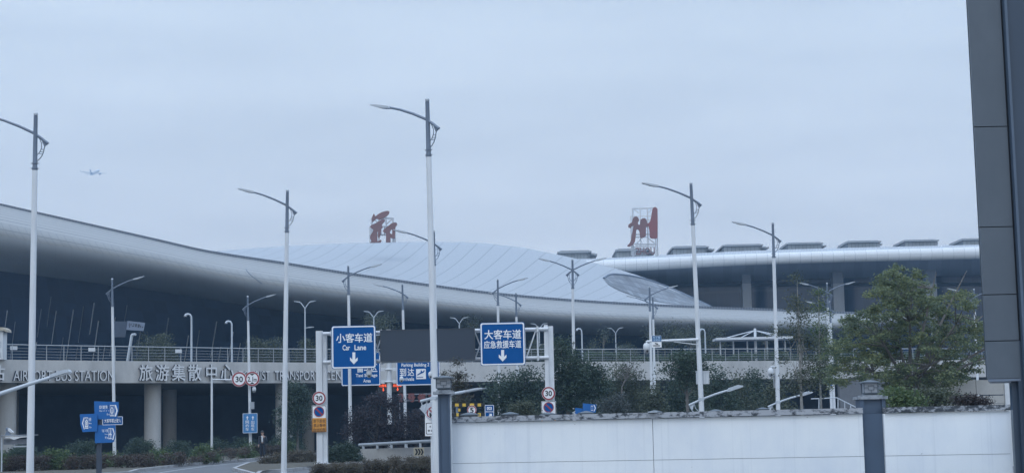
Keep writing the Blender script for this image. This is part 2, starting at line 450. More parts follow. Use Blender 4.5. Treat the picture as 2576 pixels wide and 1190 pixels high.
# ================================================================== TERMINAL WITH WAVE CANOPY
RIDGE = [(-220, 466), (0, 517), (200, 562), (400, 607), (520, 634), (720, 665), (876, 690), (1100, 722), (1252, 741), (1450, 758), (1640, 769), (1800, 776), (1950, 781), (2150, 789), (2470, 800), (2760, 812)]
LIP = [(-220, 555), (0, 594), (275, 642), (446, 673), (646, 711), (852, 739), (965, 752), (1142, 773), (1392, 795), (1640, 806), (1860, 813), (1928, 816.5), (2060, 820), (2160, 817), (2260, 807), (2345, 799)]
DL = lambda x: 188 + 0.0205 * x
term = thing('terminal_building', 'airport terminal with sweeping pale wave canopy, dark glass front and domed white roof', 'building', P(1000, 1080, 235))
ROOFM = uv_lines_mat('canopy_sheet', (0.25, 0.258, 0.258), (0.09, 0.097, 0.103), 1, 7, 0.0, 0.17, 0.42, 0.0, 0.05, 0.4)
NOSEM = uv_lines_mat('canopy_nose', (0.225, 0.235, 0.236), (0.13, 0.14, 0.146), 150, 3, 0.06, 0.11, 0.4, 0.0, 0.06, 0.4)
SOFFM = uv_lines_mat('canopy_soffit', (0.22, 0.24, 0.255), (0.195, 0.212, 0.228), 75, 8, 0.03, 0.02, 0.55, 0.0, 0.05)
xs = [-220 + 20 * i for i in range(129)]
def bez(a, b, c, d, t): return tuple((1-t)**3*a[k] + 3*(1-t)**2*t*b[k] + 3*(1-t)*t*t*c[k] + t**3*d[k] for k in (0, 1))
secs = []
for x in xs:
    dl = DL(x); lip = P(x, interp(LIP, x), dl); w_ = 13 - x * 0.0012; rd = P(x, interp(RIDGE, x), dl + w_)
    secs.append((x, lip, rd, dl, w_))
def sect(fn, ts):
    rows = []
    for x, lip, rd, dl, w_ in secs:
        h = rd.z - lip.z
        row = []
        for t in ts:
            d, z = fn(t, w_, h); X = P(x, 800, dl + d).x
            row.append((X, dl + d, lip.z + z))
        rows.append(row)
    return rows
prof = lambda t, w_, h: bez((w_, h), (0.55*w_, 0.66*h), (-0.02*w_, 0.42*h), (0, 0), t)
ts1 = [i / 12 * 0.72 for i in range(13)]; ts2 = [0.72 + i / 8 * 0.28 for i in range(9)]
m1 = MB(); m1.grid(sect(prof, ts1), lambda i, j: (i / 149, j / 12)); m1.build('roof_sheet', ROOFM, term, True)
m2 = MB(); m2.grid(sect(prof, ts2), lambda i, j: (i / 149 - .0035 * j / 8 - .004 * (j / 8) ** 2, 0.02 + 0.6 * j / 8)); m2.build('roof_nose', NOSEM, term, True)
soff = lambda t, w_, h: bez((0, 0), (0.0, -0.40*h), (3.0, -0.88*h), (27, -0.18*h), t)
m3 = MB(); m3.grid(sect(soff, [(i / 14) ** 1.6 for i in range(15)]), lambda i, j: (i / 149, (j / 14) ** 1.6)); m3.build('soffit', SOFFM, term, True)
back = lambda t, w_, h: (w_ + 30 * t, h - 1.0 * t - 3 * t * t)
m4 = MB(); m4.grid(sect(back, [0.03, .35, .7, 1.0]), lambda i, j: (i / 149, j / 3)); m4.build('rear_roof', ROOFM, term, True)
# gutter strip along the ridge, with its row of light brackets
g1 = MB()
rp = [Vector((rd.x, rd.y, rd.z)) for x, lip, rd, dl, w_ in secs]
g1.grid([[(p.x, p.y - .5, p.z - .42) for p in rp], [(p.x, p.y - .45, p.z + .24) for p in rp], [(p.x, p.y + .3, p.z + .26) for p in rp]][::-1], lambda i, j: (j / 149, (2 - i) / 2))
g1.build('gutter', uv_lines_mat('gutter_strip', (0.09, 0.11, 0.14), (0.20, 0.225, 0.26), 430, 1, 0.22, 0.0, .5), term)
# a wide expansion joint in the nose
jx = 646; i0 = min(range(len(xs)), key=lambda i: abs(xs[i] - jx))
jt = MB(); pts = []
for t in [0.62 + 0.38 * i / 10 for i in range(11)]:
    q = 1 - (1 - t) / .38; s0, s1_ = secs[i0 - 1], secs[i0 + 1]; L_ = lambda k: s0[k] + (s1_[k] - s0[k]) * q * q
    d, z = prof(t, L_(4), L_(2).z - L_(1).z); pts.append((P(L_(0), 800, L_(3) + d).x, L_(3) + d - .03, L_(1).z + z + .01))
jt.tube(pts, .05, 5); jt.build('expansion_joint', GREYM, term)
# glass front, leaning outwards towards the top, with the glinting lengths of slanting mullions
DECKZ = 7.3
fr = []
for x, lip, rd, dl, w_ in secs:
    h = rd.z - lip.z
    fr.append([Vector((P(x, 800, dl + 30).x, dl + 30, DECKZ)), Vector((P(x, 800, dl + 27).x, dl + 27, lip.z - 0.14 * h))])
GF = uv_lines_mat('facade_glass', (0.024, 0.050, 0.112), (0.030, 0.056, 0.115), 90, 9, 0.06, 0.04, 0.14, 0.0, 0.3)
m5 = MB(); m5.grid([[b, a] for a, b in fr], lambda i, j: (i / 149 - 0.02 * j, j)); m5.build('glass_front', GF, term)
rng = random.Random(5); nmu = 0
MULL = mat('mullion_metal', (0.55, 0.60, 0.65), 0.4)
MULLD = mat('mullion_dark', (0.24, 0.28, 0.34), 0.4)
for k in range(74):
    x = -30 + 21 * k + rng.uniform(-4, 4)
    if x > 1420: break
    f = 1 - x / 1750
    t1 = rng.uniform(0.42, 0.86) * (0.7 + .3 * f); L_ = rng.uniform(0.16, 0.5)
    for part in range(rng.choice((1, 1, 2))):
        a = t1 - L_ * part - .04 * part; b = a - L_ * (1 if part == 0 else .6)
        if b < 0: break
        def fp(t):
            i = (x + 40 * (t - .5) + 220) / 20; i0 = int(i); q = i - i0
            A = fr[i0][0].lerp(fr[i0 + 1][0], q); B = fr[i0][1].lerp(fr[i0 + 1][1], q); v = A.lerp(B, t); v.y -= .15; return v
        w2 = rng.uniform(.045, .10)
        if nmu < 98: nmu += 1; mu = MB(); mu.tube([fp(a), fp(b)], [w2, w2 * .6], 4); mu.build('mullion_glint', MULL if rng.random() < .55 else MULLD, term)  # mullions built only in short pale lengths, as glints on the glass

# dome
SIL = [(380, 655), (470, 638), (560, 630), (720, 619), (930, 610.5), (1090, 608.5), (1200, 611), (1300, 621), (1400, 640), (1520, 668), (1620, 698), (1700, 730), (1790, 771), (1850, 800)]
dx = [380 + 18 * i for i in range(82)]
def dome_base(x): return interp(RIDGE, x) + 16
def dome_pt(x, v):
    t = 1 - math.sqrt(max(0, 1 - v)); s_ = interp(SIL, x); b_ = max(dome_base(x), s_ + 6)
    return P(x, b_ + (s_ - b_) * v, 243 + 0.006 * (x - 400) + 48 * t)
rows = []; uvr = []
for x in dx:
    r_ = []; u_ = []
    for k in range(17):
        t = k / 16; v = 1 - (1 - t) ** 2
        r_.append(dome_pt(x, v)); u_.append(((x - 225 * v ** 0.55 + 400) / 43.0, 0.5))
    for k in range(1, 4):
        q = dome_pt(x, 1.0); r_.append((q.x, q.y + 12 * k, q.z - 0.9 * k * k)); u_.append(((x - 225 + 400 + 40 * k) / 43.0, 0.5))
    rows.append(r_); uvr.append(u_)
DOMEM = uv_lines_mat('dome_sheet', (0.325, 0.355, 0.385), (0.20, 0.225, 0.25), 1, 1, 0.055, 0.0, 0.5, 0.0, 0.015, 0.35)
m6 = MB(); m6.grid([r_[::-1] for r_ in rows], lambda i, j: uvr[i][19 - j]); dome = m6.build('dome_roof', DOMEM, term, True)
# skylight set into the dome's right flank
top = [(1519, 700), (1530, 692.5), (1550, 690.5), (1600, 697), (1650, 711), (1700, 731), (1750, 754), (1797, 776)]
bot = [(1519, 700), (1530, 714), (1555, 728), (1600, 745), (1650, 757), (1720, 768), (1797, 776)]
def sky_pt(x, q, off):
    a, b = interp(top, x), interp(bot, x); y = a + (b - a) * q
    s_ = interp(SIL, x); b_ = max(dome_base(x), s_ + 6); v = min(max((b_ - y) / (b_ - s_), 0), 1)
    p = dome_pt(x, v); r_ = (EYE - p).normalized(); return p + r_ * off
sx = [1519 + 278 * (i / 36) ** 1.15 for i in range(37)]
SKYL = uv_lines_mat('skylight_glass', (0.12, 0.14, 0.165), (0.05, 0.062, 0.08), 14, 4, 0.08, 0.16, 0.5, 0.0, 0.6)
m7 = MB(); m7.grid([[sky_pt(x, q / 8, .5) for q in range(9)] for x in sx], lambda i, j: (i / 36 * 1.4 - .25 * j / 8, j / 8)); skl = m7.build('skylight', SKYL, dome, False)
m8 = MB(); m8.tube([sky_pt(x, 0, .55) for x in sx[:-1]], .22, 6); m8.build('rim', GREYM, skl)

# ================================================================== RIGHT HALL (long straight eave)
hall = thing('departure_hall', 'long terminal hall with rounded bright metal eave, dark soffit and pale columns', 'building', P(2000, 1065, 270))
ROOFL = [(1380, 652), (1500, 650.5), (1887, 631), (2470, 615.5), (2800, 607)]
TT = [(1380, 662), (1500, 657.5), (1887, 640.5), (2470, 623), (2800, 613)]
TBm = [(1380, 690), (1500, 684), (1887, 664), (2470, 648), (2800, 640)]
DH = lambda x: 312 - 0.022 * (x - 1380)
hx = [1380 + 28 * i for i in range(52)]
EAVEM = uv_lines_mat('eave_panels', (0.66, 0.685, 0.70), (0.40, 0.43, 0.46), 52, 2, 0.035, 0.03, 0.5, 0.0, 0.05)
HROOF = uv_lines_mat('hall_roof_sheet', (0.36, 0.39, 0.42), (0.22, 0.25, 0.28), 200, 1, 0.12, 0.0, 0.5)
rows = []; rr_ = []; so_ = []; gl_ = []
for x in hx:
    d = DH(x); a = P(x, interp(TT, x), d); b = P(x, interp(TBm, x), d); c = P(x, interp(ROOFL, x), d + 6)
    h = a.z - b.z; rad = h * 0.62; r_ = []
    for k in range(13):
        t = R(75 - 165 * k / 12); r_.append((a.x, d - rad * 0.9 * math.cos(t) + .3, b.z + h * .5 + rad * math.sin(t)))
    rows.append(r_)
    rr_.append([(a.x, d + 1, r_[0][2] - .1), (c.x, c.y, c.z), (c.x * 1.1, c.y + 30, c.z + .2)])
    X2 = P(x, 700, d + 22).x
    so_.append([(a.x, d, r_[-1][2] + .25), (P(x, 700, d + 8).x, d + 8, r_[-1][2] - .4), (X2, d + 22, r_[-1][2] - 1.0)])
    gl_.append([(X2, d + 22, r_[-1][2] - 1.0), (X2, d + 22, 5)])
MB_ = MB(); MB_.grid(rows, lambda i, j: (i / 51, .05 + j / 12)); MB_.build('eave', EAVEM, hall, True)
MB_ = MB(); MB_.grid(rr_, lambda i, j: (i / 51, .3)); MB_.build('roof', HROOF, hall)
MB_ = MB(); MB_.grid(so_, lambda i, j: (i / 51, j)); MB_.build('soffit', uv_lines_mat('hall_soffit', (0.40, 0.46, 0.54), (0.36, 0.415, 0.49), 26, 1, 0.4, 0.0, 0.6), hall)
MB_ = MB(); MB_.grid(gl_, lambda i, j: (i / 51 * .999, .2 + .7 * j)); MB_.build('glass_wall', uv_lines_mat('hall_glass', (0.024, 0.048, 0.10), (0.04, 0.066, 0.115), 78, 4, 0.05, 0.05, 0.15, 0, 0.3), hall)
COLM = mat('column_stone', (0.38, 0.405, 0.43), 0.6, var=0.06, scale=.5)
for xa, xb in ((1632, 1652), (1866, 1888), (2093, 2120), (2325, 2353)):
    xm = (xa + xb) / 2; d = DH(xm) + 13; p = P(xm, 716, d); r_ = (xb - xa) / 2 * S(d)
    zt = min(q[2] for q in (so_[min(range(52), key=lambda i: abs(hx[i] - xm))][1],)) - .2
    c_ = MB(); c_.box(p.x - r_, p.x + r_, d - r_, d + r_, 4, P(xm, 714, d).z); c_.build('column', COLM, hall)
    c_ = MB(); c_.box(p.x - r_ * .96, p.x + r_ * .96, d - r_ * .96, d + r_ * .96, P(xm, 714, d).z + .02, zt); c_.build('column_reflection', mat('column_reflection_tone', (0.22, 0.25, 0.29), 0.5), hall)  # paler box above each column stands for its reflection in the soffit
b_ = MB()
for x0, x1 in ((1640, 2800),):
    pts = [P(x, 717 - (x - 1866) * .004, DH(x) + 21.6) for x in range(x0, x1, 60)]
    b_.tube(pts, .35, 4)
b_.build('transom', mat('transom_grey', (0.06, 0.08, 0.105), 0.5), hall)
# roof monitors behind the eave
MONW = uv_lines_mat('monitor_panels', (0.34, 0.37, 0.39), (0.14, 0.165, 0.19), 9, 1, 0.09, 0.0, 0.55, 0, .15)
MONC = mat('monitor_cap', (0.30, 0.33, 0.36), 0.5)
mons = [(1400, 1505, 627, 1), (1546, 1652, 622, 1), (1688, 1803, 615.5, 1), (1815, 1942, 611, 1), (1977, 2088, 606.5, .75), (2128, 2230, 602, .6), (2272, 2372, 599.5, .5), (2418, 2520, 596, .4)]
for x0, x1, yt, side in mons:
    xm = (x0 + x1) / 2; d = DH(xm) + 14; s_ = S(d); p = P(xm, yt, d); W = (x1 - x0) * s_; zt = p.z; zb = P(xm, interp(ROOFL, xm) + 4, d).z
    hh = zt - zb; xl = p.x - W / 2; xr = p.x + W / 2
    m_ = MB()
    def bx(a, b, y0, y1, z0, z1):
        n = len(m_.v); m_.add([(a, y0, z0), (b, y0, z0), (b, y0, z1), (a, y0, z1)], [(0, 1, 2, 3)], 0, [(0, .5), (1, .5), (1, .9), (0, .9)])
        m_.box(a, b, y0 + .01, y1, z0, z1, 0)
    bx(xl + W * .03, xr - W * .27 * side, d, d + 9, zb, zb + hh * .62)
    bx(xl + W * .05, xr - W * .16 * side - W * .03, d + 2.2, d + 9.5, zb, zb + hh * .78)
    bx(xl + W * .06, xr - W * .06, d + 4.2, d + 10, zb, zb + hh * .60)
    c = m_
    mo = c.build('roof_monitor', MONW, hall)
    k_ = MB()
    def slab(a, b, y0, y1, z): k_.box(a, b, y0, y1, z, z + hh * .13); k_.box(a + .5, b - .5, y0 + .6, y1, z + hh * .13 + .002, z + hh * .22)
    slab(xl + W * .01, xr - W * .24 * side, d - .8, d + 9.1, zb + hh * .64)
    slab(xl + W * .03, xr - W * .13 * side - W * .02, d + 1.4, d + 9.6, zb + hh * .78)
    slab(xl, xr, d + 3.4, d + 10.4, zb + hh * .60)
    k_.build('cap', MONC, mo)

# ================================================================== ROOFTOP CHARACTERS
CHARM = stain_mat('red_character', (0.27, 0.082, 0.088), (0.20, 0.10, 0.10), 0.35, 0.7, (1, 1, 1), .35, .5)
CHARM2 = stain_mat('grey_red_character', (0.205, 0.108, 0.11), (0.165, 0.10, 0.10), 0.35, 0.7, (1, 1, 1), .35, .5)
def zz(ox, oy, k, pts): return [((ox + x / k) * .74365, (oy + y / k) * .74365) for x, y in pts]
D1 = 262
s1 = thing('rooftop_character', 'large brownish red brush character in strokes on a pale frame standing on the domed roof', 'roof sign', P(963, 612, D1), 'rooftop characters')
z1 = lambda *p: pxz(D1, *zz(1230, 690, 8.5, p))
ch = MB()
ch.prism(z1((250,525),(235,450),(255,370),(285,305),(305,292),(322,315),(325,362),(365,350),(420,305),(500,258),(600,222),(690,207),(735,215),(745,240),(725,295),(670,350),(600,395),(520,432),(440,465),(415,435),(380,425),(340,445),(300,490)), D1 - .35, D1 + .2)
ch.prism(z1((185,660),(230,615),(330,570),(430,515),(530,450),(590,442),(620,465),(600,520),(545,570),(525,610),(550,655),(540,690),(505,725),(495,850),(470,940),(450,1000),(430,990),(412,930),(420,800),(395,805),(395,930),(400,1085),(430,1070),(490,1040),(515,1045),(505,1090),(485,1115),(185,1120),(225,1085),(215,1035),(190,1010),(190,945),(220,880),(270,805),(285,735),(230,710)), D1 - .35, D1 + .2)
ch.prism(z1((555,780),(600,725),(700,650),(800,570),(880,538),(945,545),(968,580),(950,630),(915,670),(905,800),(826,801),(828,735),(790,745),(758,800),(760,845),(800,870),(826,866),(826,806),(905,806),(903,985),(875,1000),(820,990),(775,975),(775,1110),(645,1110),(650,850),(600,830),(565,805)), D1 - .35, D1 + .2)
ch.build('brush_character', CHARM2, s1)
hole = MB()
fr_ = MB()
def bars(mb, D, r, lines, depth=0.0):
    for a, b in lines:
        mb.tube([P(a[0], a[1], D + depth), P(b[0], b[1], D + depth)], r, 5)
zl = lambda ox, oy, k, ls: [tuple(zz(ox, oy, k, l)) for l in ls]
bars(fr_, D1 + .9, .10, zl(1230, 690, 8.5, [((225,410),(225,1120)), ((180,660),(180,1120)), ((855,400),(870,1110)), ((905,640),(910,1110)), ((225,410),(860,405)), ((180,655),(700,650)), ((180,895),(900,885)), ((645,370),(650,900)), ((440,440),(440,1120)), ((650,590),(850,410)), ((260,410),(440,560)), ((500,440),(500,900)), ((600,890),(600,650))]))
bars(fr_, D1 + 2.2, .10, zl(1230, 690, 8.5, [((260,430),(260,1120)), ((830,420),(840,1110)), ((260,430),(830,420)), ((260,900),(840,895))]))
for a in ((225, 410), (855, 405), (200, 660), (880, 650), (200, 895), (880, 890)):
    q = zz(1230, 690, 8.5, [a])[0]; fr_.tube([P(*q, D1 + .9), P(*q, D1 + 2.2)], .08, 5)
fr_.build('support_frame', WHITE, s1)

D2 = 292
s2 = thing('rooftop_character', 'large red three-stroke brush character on a tall white scaffold above the bright metal eave', 'roof sign', P(1622, 640, D2), 'rooftop characters')
z2 = lambda *p: pxz(D2, *zz(2100, 690, 6.2625, p))
ch = MB()
ch.prism(z2((135,885),(190,830),(215,760),(230,660),(255,560),(275,465),(235,470),(215,510),(180,508),(155,485),(160,450),(190,420),(230,400),(245,350),(255,310),(290,275),(335,272),(370,300),(387,345),(370,385),(358,420),(378,450),(405,440),(408,380),(420,335),(460,308),(505,308),(540,335),(553,380),(553,415),(590,470),(560,490),(532,495),(530,660),(530,680),(480,715),(425,730),(408,700),(398,600),(385,560),(350,538),(328,555),(312,700),(300,800),(260,865),(185,908),(150,905)), D2 - .35, D2 + .2, 0)
ch.prism(z2((553,415),(585,412),(620,370),(640,290),(655,190),(670,110),(700,75),(735,72),(775,110),(778,300),(773,720),(740,738),(660,735),(615,715),(610,600),(600,530),(590,485),(575,450)), D2 - .37, D2 + .2, 1)
ch.build('brush_character', [CHARM2, CHARM], s2)
zc = MB(); x0, x1, zb_, zt_ = rect(D2, *[v for q in zz(2100, 690, 6.2625, [(305, 925), (720, 1080)]) for v in q])
put_text(zc, 'ZHOU', x0, x1, zb_, zt_, D2 - .3, .3, .025); zc.build('lettering', mat('dull_red_letters', (0.20, 0.13, 0.14), .6), s2)
fr_ = MB()
W6 = [((240,95),(250,280)),((240,95),(720,78)),((205,265),(640,260)),((210,265),(225,900)),((260,100),(265,900)),((410,100),(430,900)),((565,100),(580,900)),((735,200),(745,1110)),((775,300),(780,1100)),((215,650),(615,640)),((225,705),(560,705)),((300,850),(780,845)),((310,880),(760,875)),((225,905),(720,912)),((270,110),(380,190)),((570,190),(660,120)),((570,320),(620,355)),((340,840),(425,745)),((590,735),(710,825)),((225,905),(228,1085)),((270,905),(272,1130)),((740,905),(748,1115)),((785,905),(790,1100)),((225,960),(300,1010)),((735,960),(790,1000)),((735,1010),(790,960)),((225,1010),(300,960)),((225,1080),(300,1085)),((735,1040),(790,1040)),((300,930),(305,1085))]
bars(fr_, D2 + .9, .085, zl(2100, 690, 6.2625, W6))
bars(fr_, D2 + 2.6, .085, zl(2100, 690, 6.2625, [((240,110),(250,1120)),((770,300),(775,1110)),((240,110),(700,95)),((250,850),(780,845)),((250,650),(780,645)),((560,110),(575,900)),((410,110),(425,900))]))
for a in ((240, 100), (720, 85), (215, 650), (775, 645), (230, 850), (775, 845), (270, 1080), (745, 1080)):
    q = zz(2100, 690, 6.2625, [a])[0]; fr_.tube([P(*q, D2 + .9), P(*q, D2 + 2.6)], .07, 5)
fr_.build('support_frame', WHITE, s2)

# ================================================================== ELEVATED ROAD WITH RAILING AND LETTERS
VD = [(-160, 118), (0, 123), (400, 131.5), (800, 140), (1460, 150), (2100, 160), (2470, 167), (2800, 173)]
vx = [-640 + 40 * i for i in range(87)]
VZT, VZB = 7.55, 5.85
def vpt(x):
    d = interp(VD, x); p = P(x, 950, d); return Vector((p.x, d, 0))
vp = [vpt(x) for x in vx]
via = thing('elevated_road', 'concrete elevated road on round columns with raised lettering along its edge', 'viaduct', (vp[42].x, vp[42].y, 0))
m_ = MB()
m_.grid([[(p.x, p.y, VZB) for p in vp], [(p.x, p.y, VZT) for p in vp], [(p.x, p.y + .5, VZT) for p in vp], [(p.x, p.y + .5, 7.3) for p in vp]][::-1], lambda i, j: (j, i))
m_.build('parapet', CONC, via)
m_ = MB(); m_.grid([[(p.x, p.y + .5, 7.3) for p in vp], [(p.x * 1.0 , p.y + 40, 7.3) for p in vp], [(p.x * 1.9, 300, 7.3) for p in vp]][::-1]); m_.build('deck', mat('deck_asphalt', (0.09, 0.10, 0.115), .9), via)
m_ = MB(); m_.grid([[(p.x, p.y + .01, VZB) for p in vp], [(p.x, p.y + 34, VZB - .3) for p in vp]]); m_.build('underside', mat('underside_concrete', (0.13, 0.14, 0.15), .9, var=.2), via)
m_ = MB(); m_.grid([[(p.x, p.y + 33, 0) for p in vp], [(p.x, p.y + 33, VZB) for p in vp]][::-1]); m_.build('back_wall', SHADEWALL, via)  # shade under the deck is put into this wall's dark colour
PIERM = stain_mat('pier_concrete', (0.44, 0.445, 0.44), (0.33, 0.335, 0.335), .4, .75, (1, 1, .3), .8)
for x, wd, off in ((18, 46, 2.2), (384, 42, 2.2), (715, 44, 2.2), (427, 34, 14), (30, 34, 16), (775, 30, 14), (1120, 40, 2.4), (1490, 38, 2.4), (2130, 38, 2.6)):
    b = vpt(x); d = b.y + off; p = P(x, 1000, d); c = MB(); r_ = wd / 2 * S(d)
    c.lathe([(r_, 0), (r_, VZB - .9), (r_ * 1.02, VZB - .02)], (p.x, d, 0), 28); c.build('pier', PIERM, via, True)
def on_fascia(body, x0, x1, y0, y1):
    v, fs, nz_ = text_mesh(body, 0.5, 0.012 if ord(body[0]) > 999 else 0.0)
    a, b = v.min(0), v.max(0); m_ = MB()
    for q in v:
        px = x0 + (q[0] - a[0]) / (b[0] - a[0]) * (x1 - x0)
        p = vpt(px); t = (vpt(px + 5) - vpt(px - 5)).normalized(); n_ = Vector((t.y, -t.x, 0))
        zt = P(px, y0, p.y).z; zb = P(px, y1, p.y).z; z = zb + (q[1] - a[1]) / (b[1] - a[1]) * (zt - zb)
        p = p + n_ * (0.04 + .20 * (q[2] + .5)); m_.v.append((p.x, p.y, z))
    for q, n_ in zip(fs, nz_): m_.f.append(q); m_.mi.append(0 if n_ > .7 else 1); m_.uv.append([(0, 0)] * len(q))
    m_.build('lettering', [LETTER, LETTER_S], via)
on_fascia('站', -32, 8, 918, 957)
on_fascia('AIRPORT BUS STATION', 30, 284, 932, 958)
for c_, x0, x1 in (('旅', 347, 382), ('游', 402, 437), ('集', 458, 492), ('散', 512, 547), ('中', 570, 596), ('心', 625, 658)): pass
for i, c_ in enumerate('旅游集散中心'):
    xa = 347 + 41.0 * i; on_fascia(c_, xa + (4 if c_ == '中' else 0), xa + 34 - (3 if c_ == '中' else 0), 917 - i * .2, 958)
on_fascia('TOURIST', 597, 676, 933, 956)
on_fascia('TRANSPORT', 688, 801, 933, 956)
on_fascia('CENTER', 815, 896, 933, 955.5)

rail = thing('guard_railing', 'grey steel guard railing with thin horizontal bars along the elevated road edge', 'railing', (vp[42].x, vp[42].y + .2, VZT))
RAILM = mat('railing_steel', (0.30, 0.33, 0.36), .4, var=.06)
rl = [Vector((p.x, p.y + .2, 0)) for p in vp]
m_ = MB(); m_.tube([(p.x, p.y, VZT + 1.12) for p in rl], .04, 6); m_.build('top_rail', RAILM, rail)
for zz_ in (.2, .42, .64, .86):
    m_ = MB(); m_.tube([(p.x, p.y, VZT + zz_) for p in rl], .012, 4); m_.build('wire_rail', RAILM, rail)
acc = 0; k = 0; seglen = [(rl[i + 1] - rl[i]).length for i in range(len(rl) - 1)]; tot = sum(seglen); npost = 96; proto = None
for j in range(npost):
    t = (j + .5) / npost * tot; i = 0
    while t > seglen[i]: t -= seglen[i]; i += 1
    p = rl[i].lerp(rl[i + 1], t / seglen[i])
    if proto is None:
        m_ = MB(); m_.box(-.024, .024, -.03, .03, 0, 1.08); m_.box(-.05, .05, -.05, .05, 0, .02); proto = m_.build('post', RAILM, rail, world=False); o = proto
    else: o = proto.copy(); C.objects.link(o)
    o.location = (p.x - rail.location.x, p.y - rail.location.y, 0)
pl = None
for x, y, lab in ((34.5, 875, 'small white plate on the railing nearest the left end'), (231, 879, 'small white plate on the railing above the STATION lettering'), (449, 883, 'small white plate on the railing beside the first hooked lamp')):
    q = vpt(x); p = P(x, y, q.y + .1)
    if pl is None:
        m_ = MB(); m_.prism(rrect(-.27, .27, -.14, .14, .03, 2), -.02, .02); m_.prism(rrect(-.2, .2, -.02, .02, .01, 2), .021, .05); pl = m_.build('railing_plate', WHITE, world=False); o = pl
    else: o = pl.copy(); C.objects.link(o)
    o.location = p; o.rotation_euler = (0, 0, .6); tag(o, lab, 'plate', 'white plates on the railing')
# white louvred cabinet with a tan cap on the parapet
q = vpt(2); cab = thing('louvred_cabinet', 'white louvred cabinet with curved tan cap at the left end of the railing', 'cabinet', (q.x, q.y - .2, VZT))
x0, x1, zb_, zt_ = rect(q.y, -40, 829, 12.5, 905)
m_ = MB(); m_.box(x0, x1, q.y - .5, q.y + .5, VZT - .02, zt_ - .1); m_.build('body', WHITE, cab)
m_ = MB()
for k in range(4): m_.box(x1 - .42, x1 - .12, q.y - .53, q.y - .501, zt_ - .95 - .12 * k, zt_ - .90 - .12 * k); m_.box(x1 - .42, x1 - .12, q.y - .53, q.y - .501, zt_ - 1.75 - .1 * k, zt_ - 1.71 - .1 * k)
m_.build('louvres', LGREY, cab)
m_ = MB(); m_.prism([(x0, zt_ - .1), (x1 + .1, zt_ - .12), (x1 + .3, zt_ - .22), (x1 + .26, zt_ - .02), (x1 + .05, zt_ + .12), (x0, zt_ + .2)], q.y - .7, q.y + .6); m_.build('cap', mat('tan_stone', (0.36, 0.33, 0.27), .8, var=.25), cab)
# ================================================================== STREET LAMPS (12 m, arm with ladder bracket)
def lamp_arm(root, sx, mats):
    T = 12.0
    P_ = lambda pts: [(sx * x, 0, T + z) for x, z in pts]
    m_ = MB(); m_.tube(P_([(-1.42, -.10), (-1.02, -.22), (-.52, -.42), (-.07, -.64), (.2, -.83), (.41, -1.0)]), [.035, .038, .042, .045, .045, .045], 8)
    m_.tube([(0, 0, T - .52), (-sx * .09, 0, T - .62)], .02, 5); arm = m_.build('arm', mats[0], root, True, world=False)
    m_ = MB(); m_.prism(P2(sx, [(-2.10, .075), (-1.85, .035), (-1.40, -.065), (-1.38, -.135), (-1.56, -.115), (-1.78, -.055), (-2.10, .04)], T), -.12, .12)
    m_.build('lamp_head', LGREY, root, world=False)
    m_ = MB(); m_.prism(P2(sx, [(-2.05, .045), (-1.78, -.060), (-1.58, -.112), (-1.58, -.125), (-1.78, -.075), (-2.05, .03)], T), -.09, .09)
    m_.build('lens', WHITE2, root, world=False)
    m_ = MB()
    o = [(.34, -1.0), (.29, -1.13), (.27, -1.25), (.22, -1.38), (.15, -1.48), (.06, -1.56)]
    i_ = [(.06, -.74), (.15, -.86), (.205, -1.0), (.20, -1.14), (.15, -1.26), (.06, -1.36)]
    m_.tube(P_(o), .017, 5); m_.tube(P_(i_), .014, 5)
    for a, b in (((.20, -1.18), (.275, -1.18)), ((.165, -1.25), (.26, -1.26)), ((.12, -1.31), (.235, -1.33))): m_.tube(P_([a, b]), .011, 4)
    m_.prism(P2(sx, [(.20, -.90), (.40, -1.02), (.29, -1.10), (.25, -1.0)], T), -.008, .008)
    m_.build('ladder_bracket', mats[0], root, world=False)
def P2(sx, pts, T):
    q = [(sx * x, T + z) for x, z in pts]; return q if sx > 0 else q[::-1]
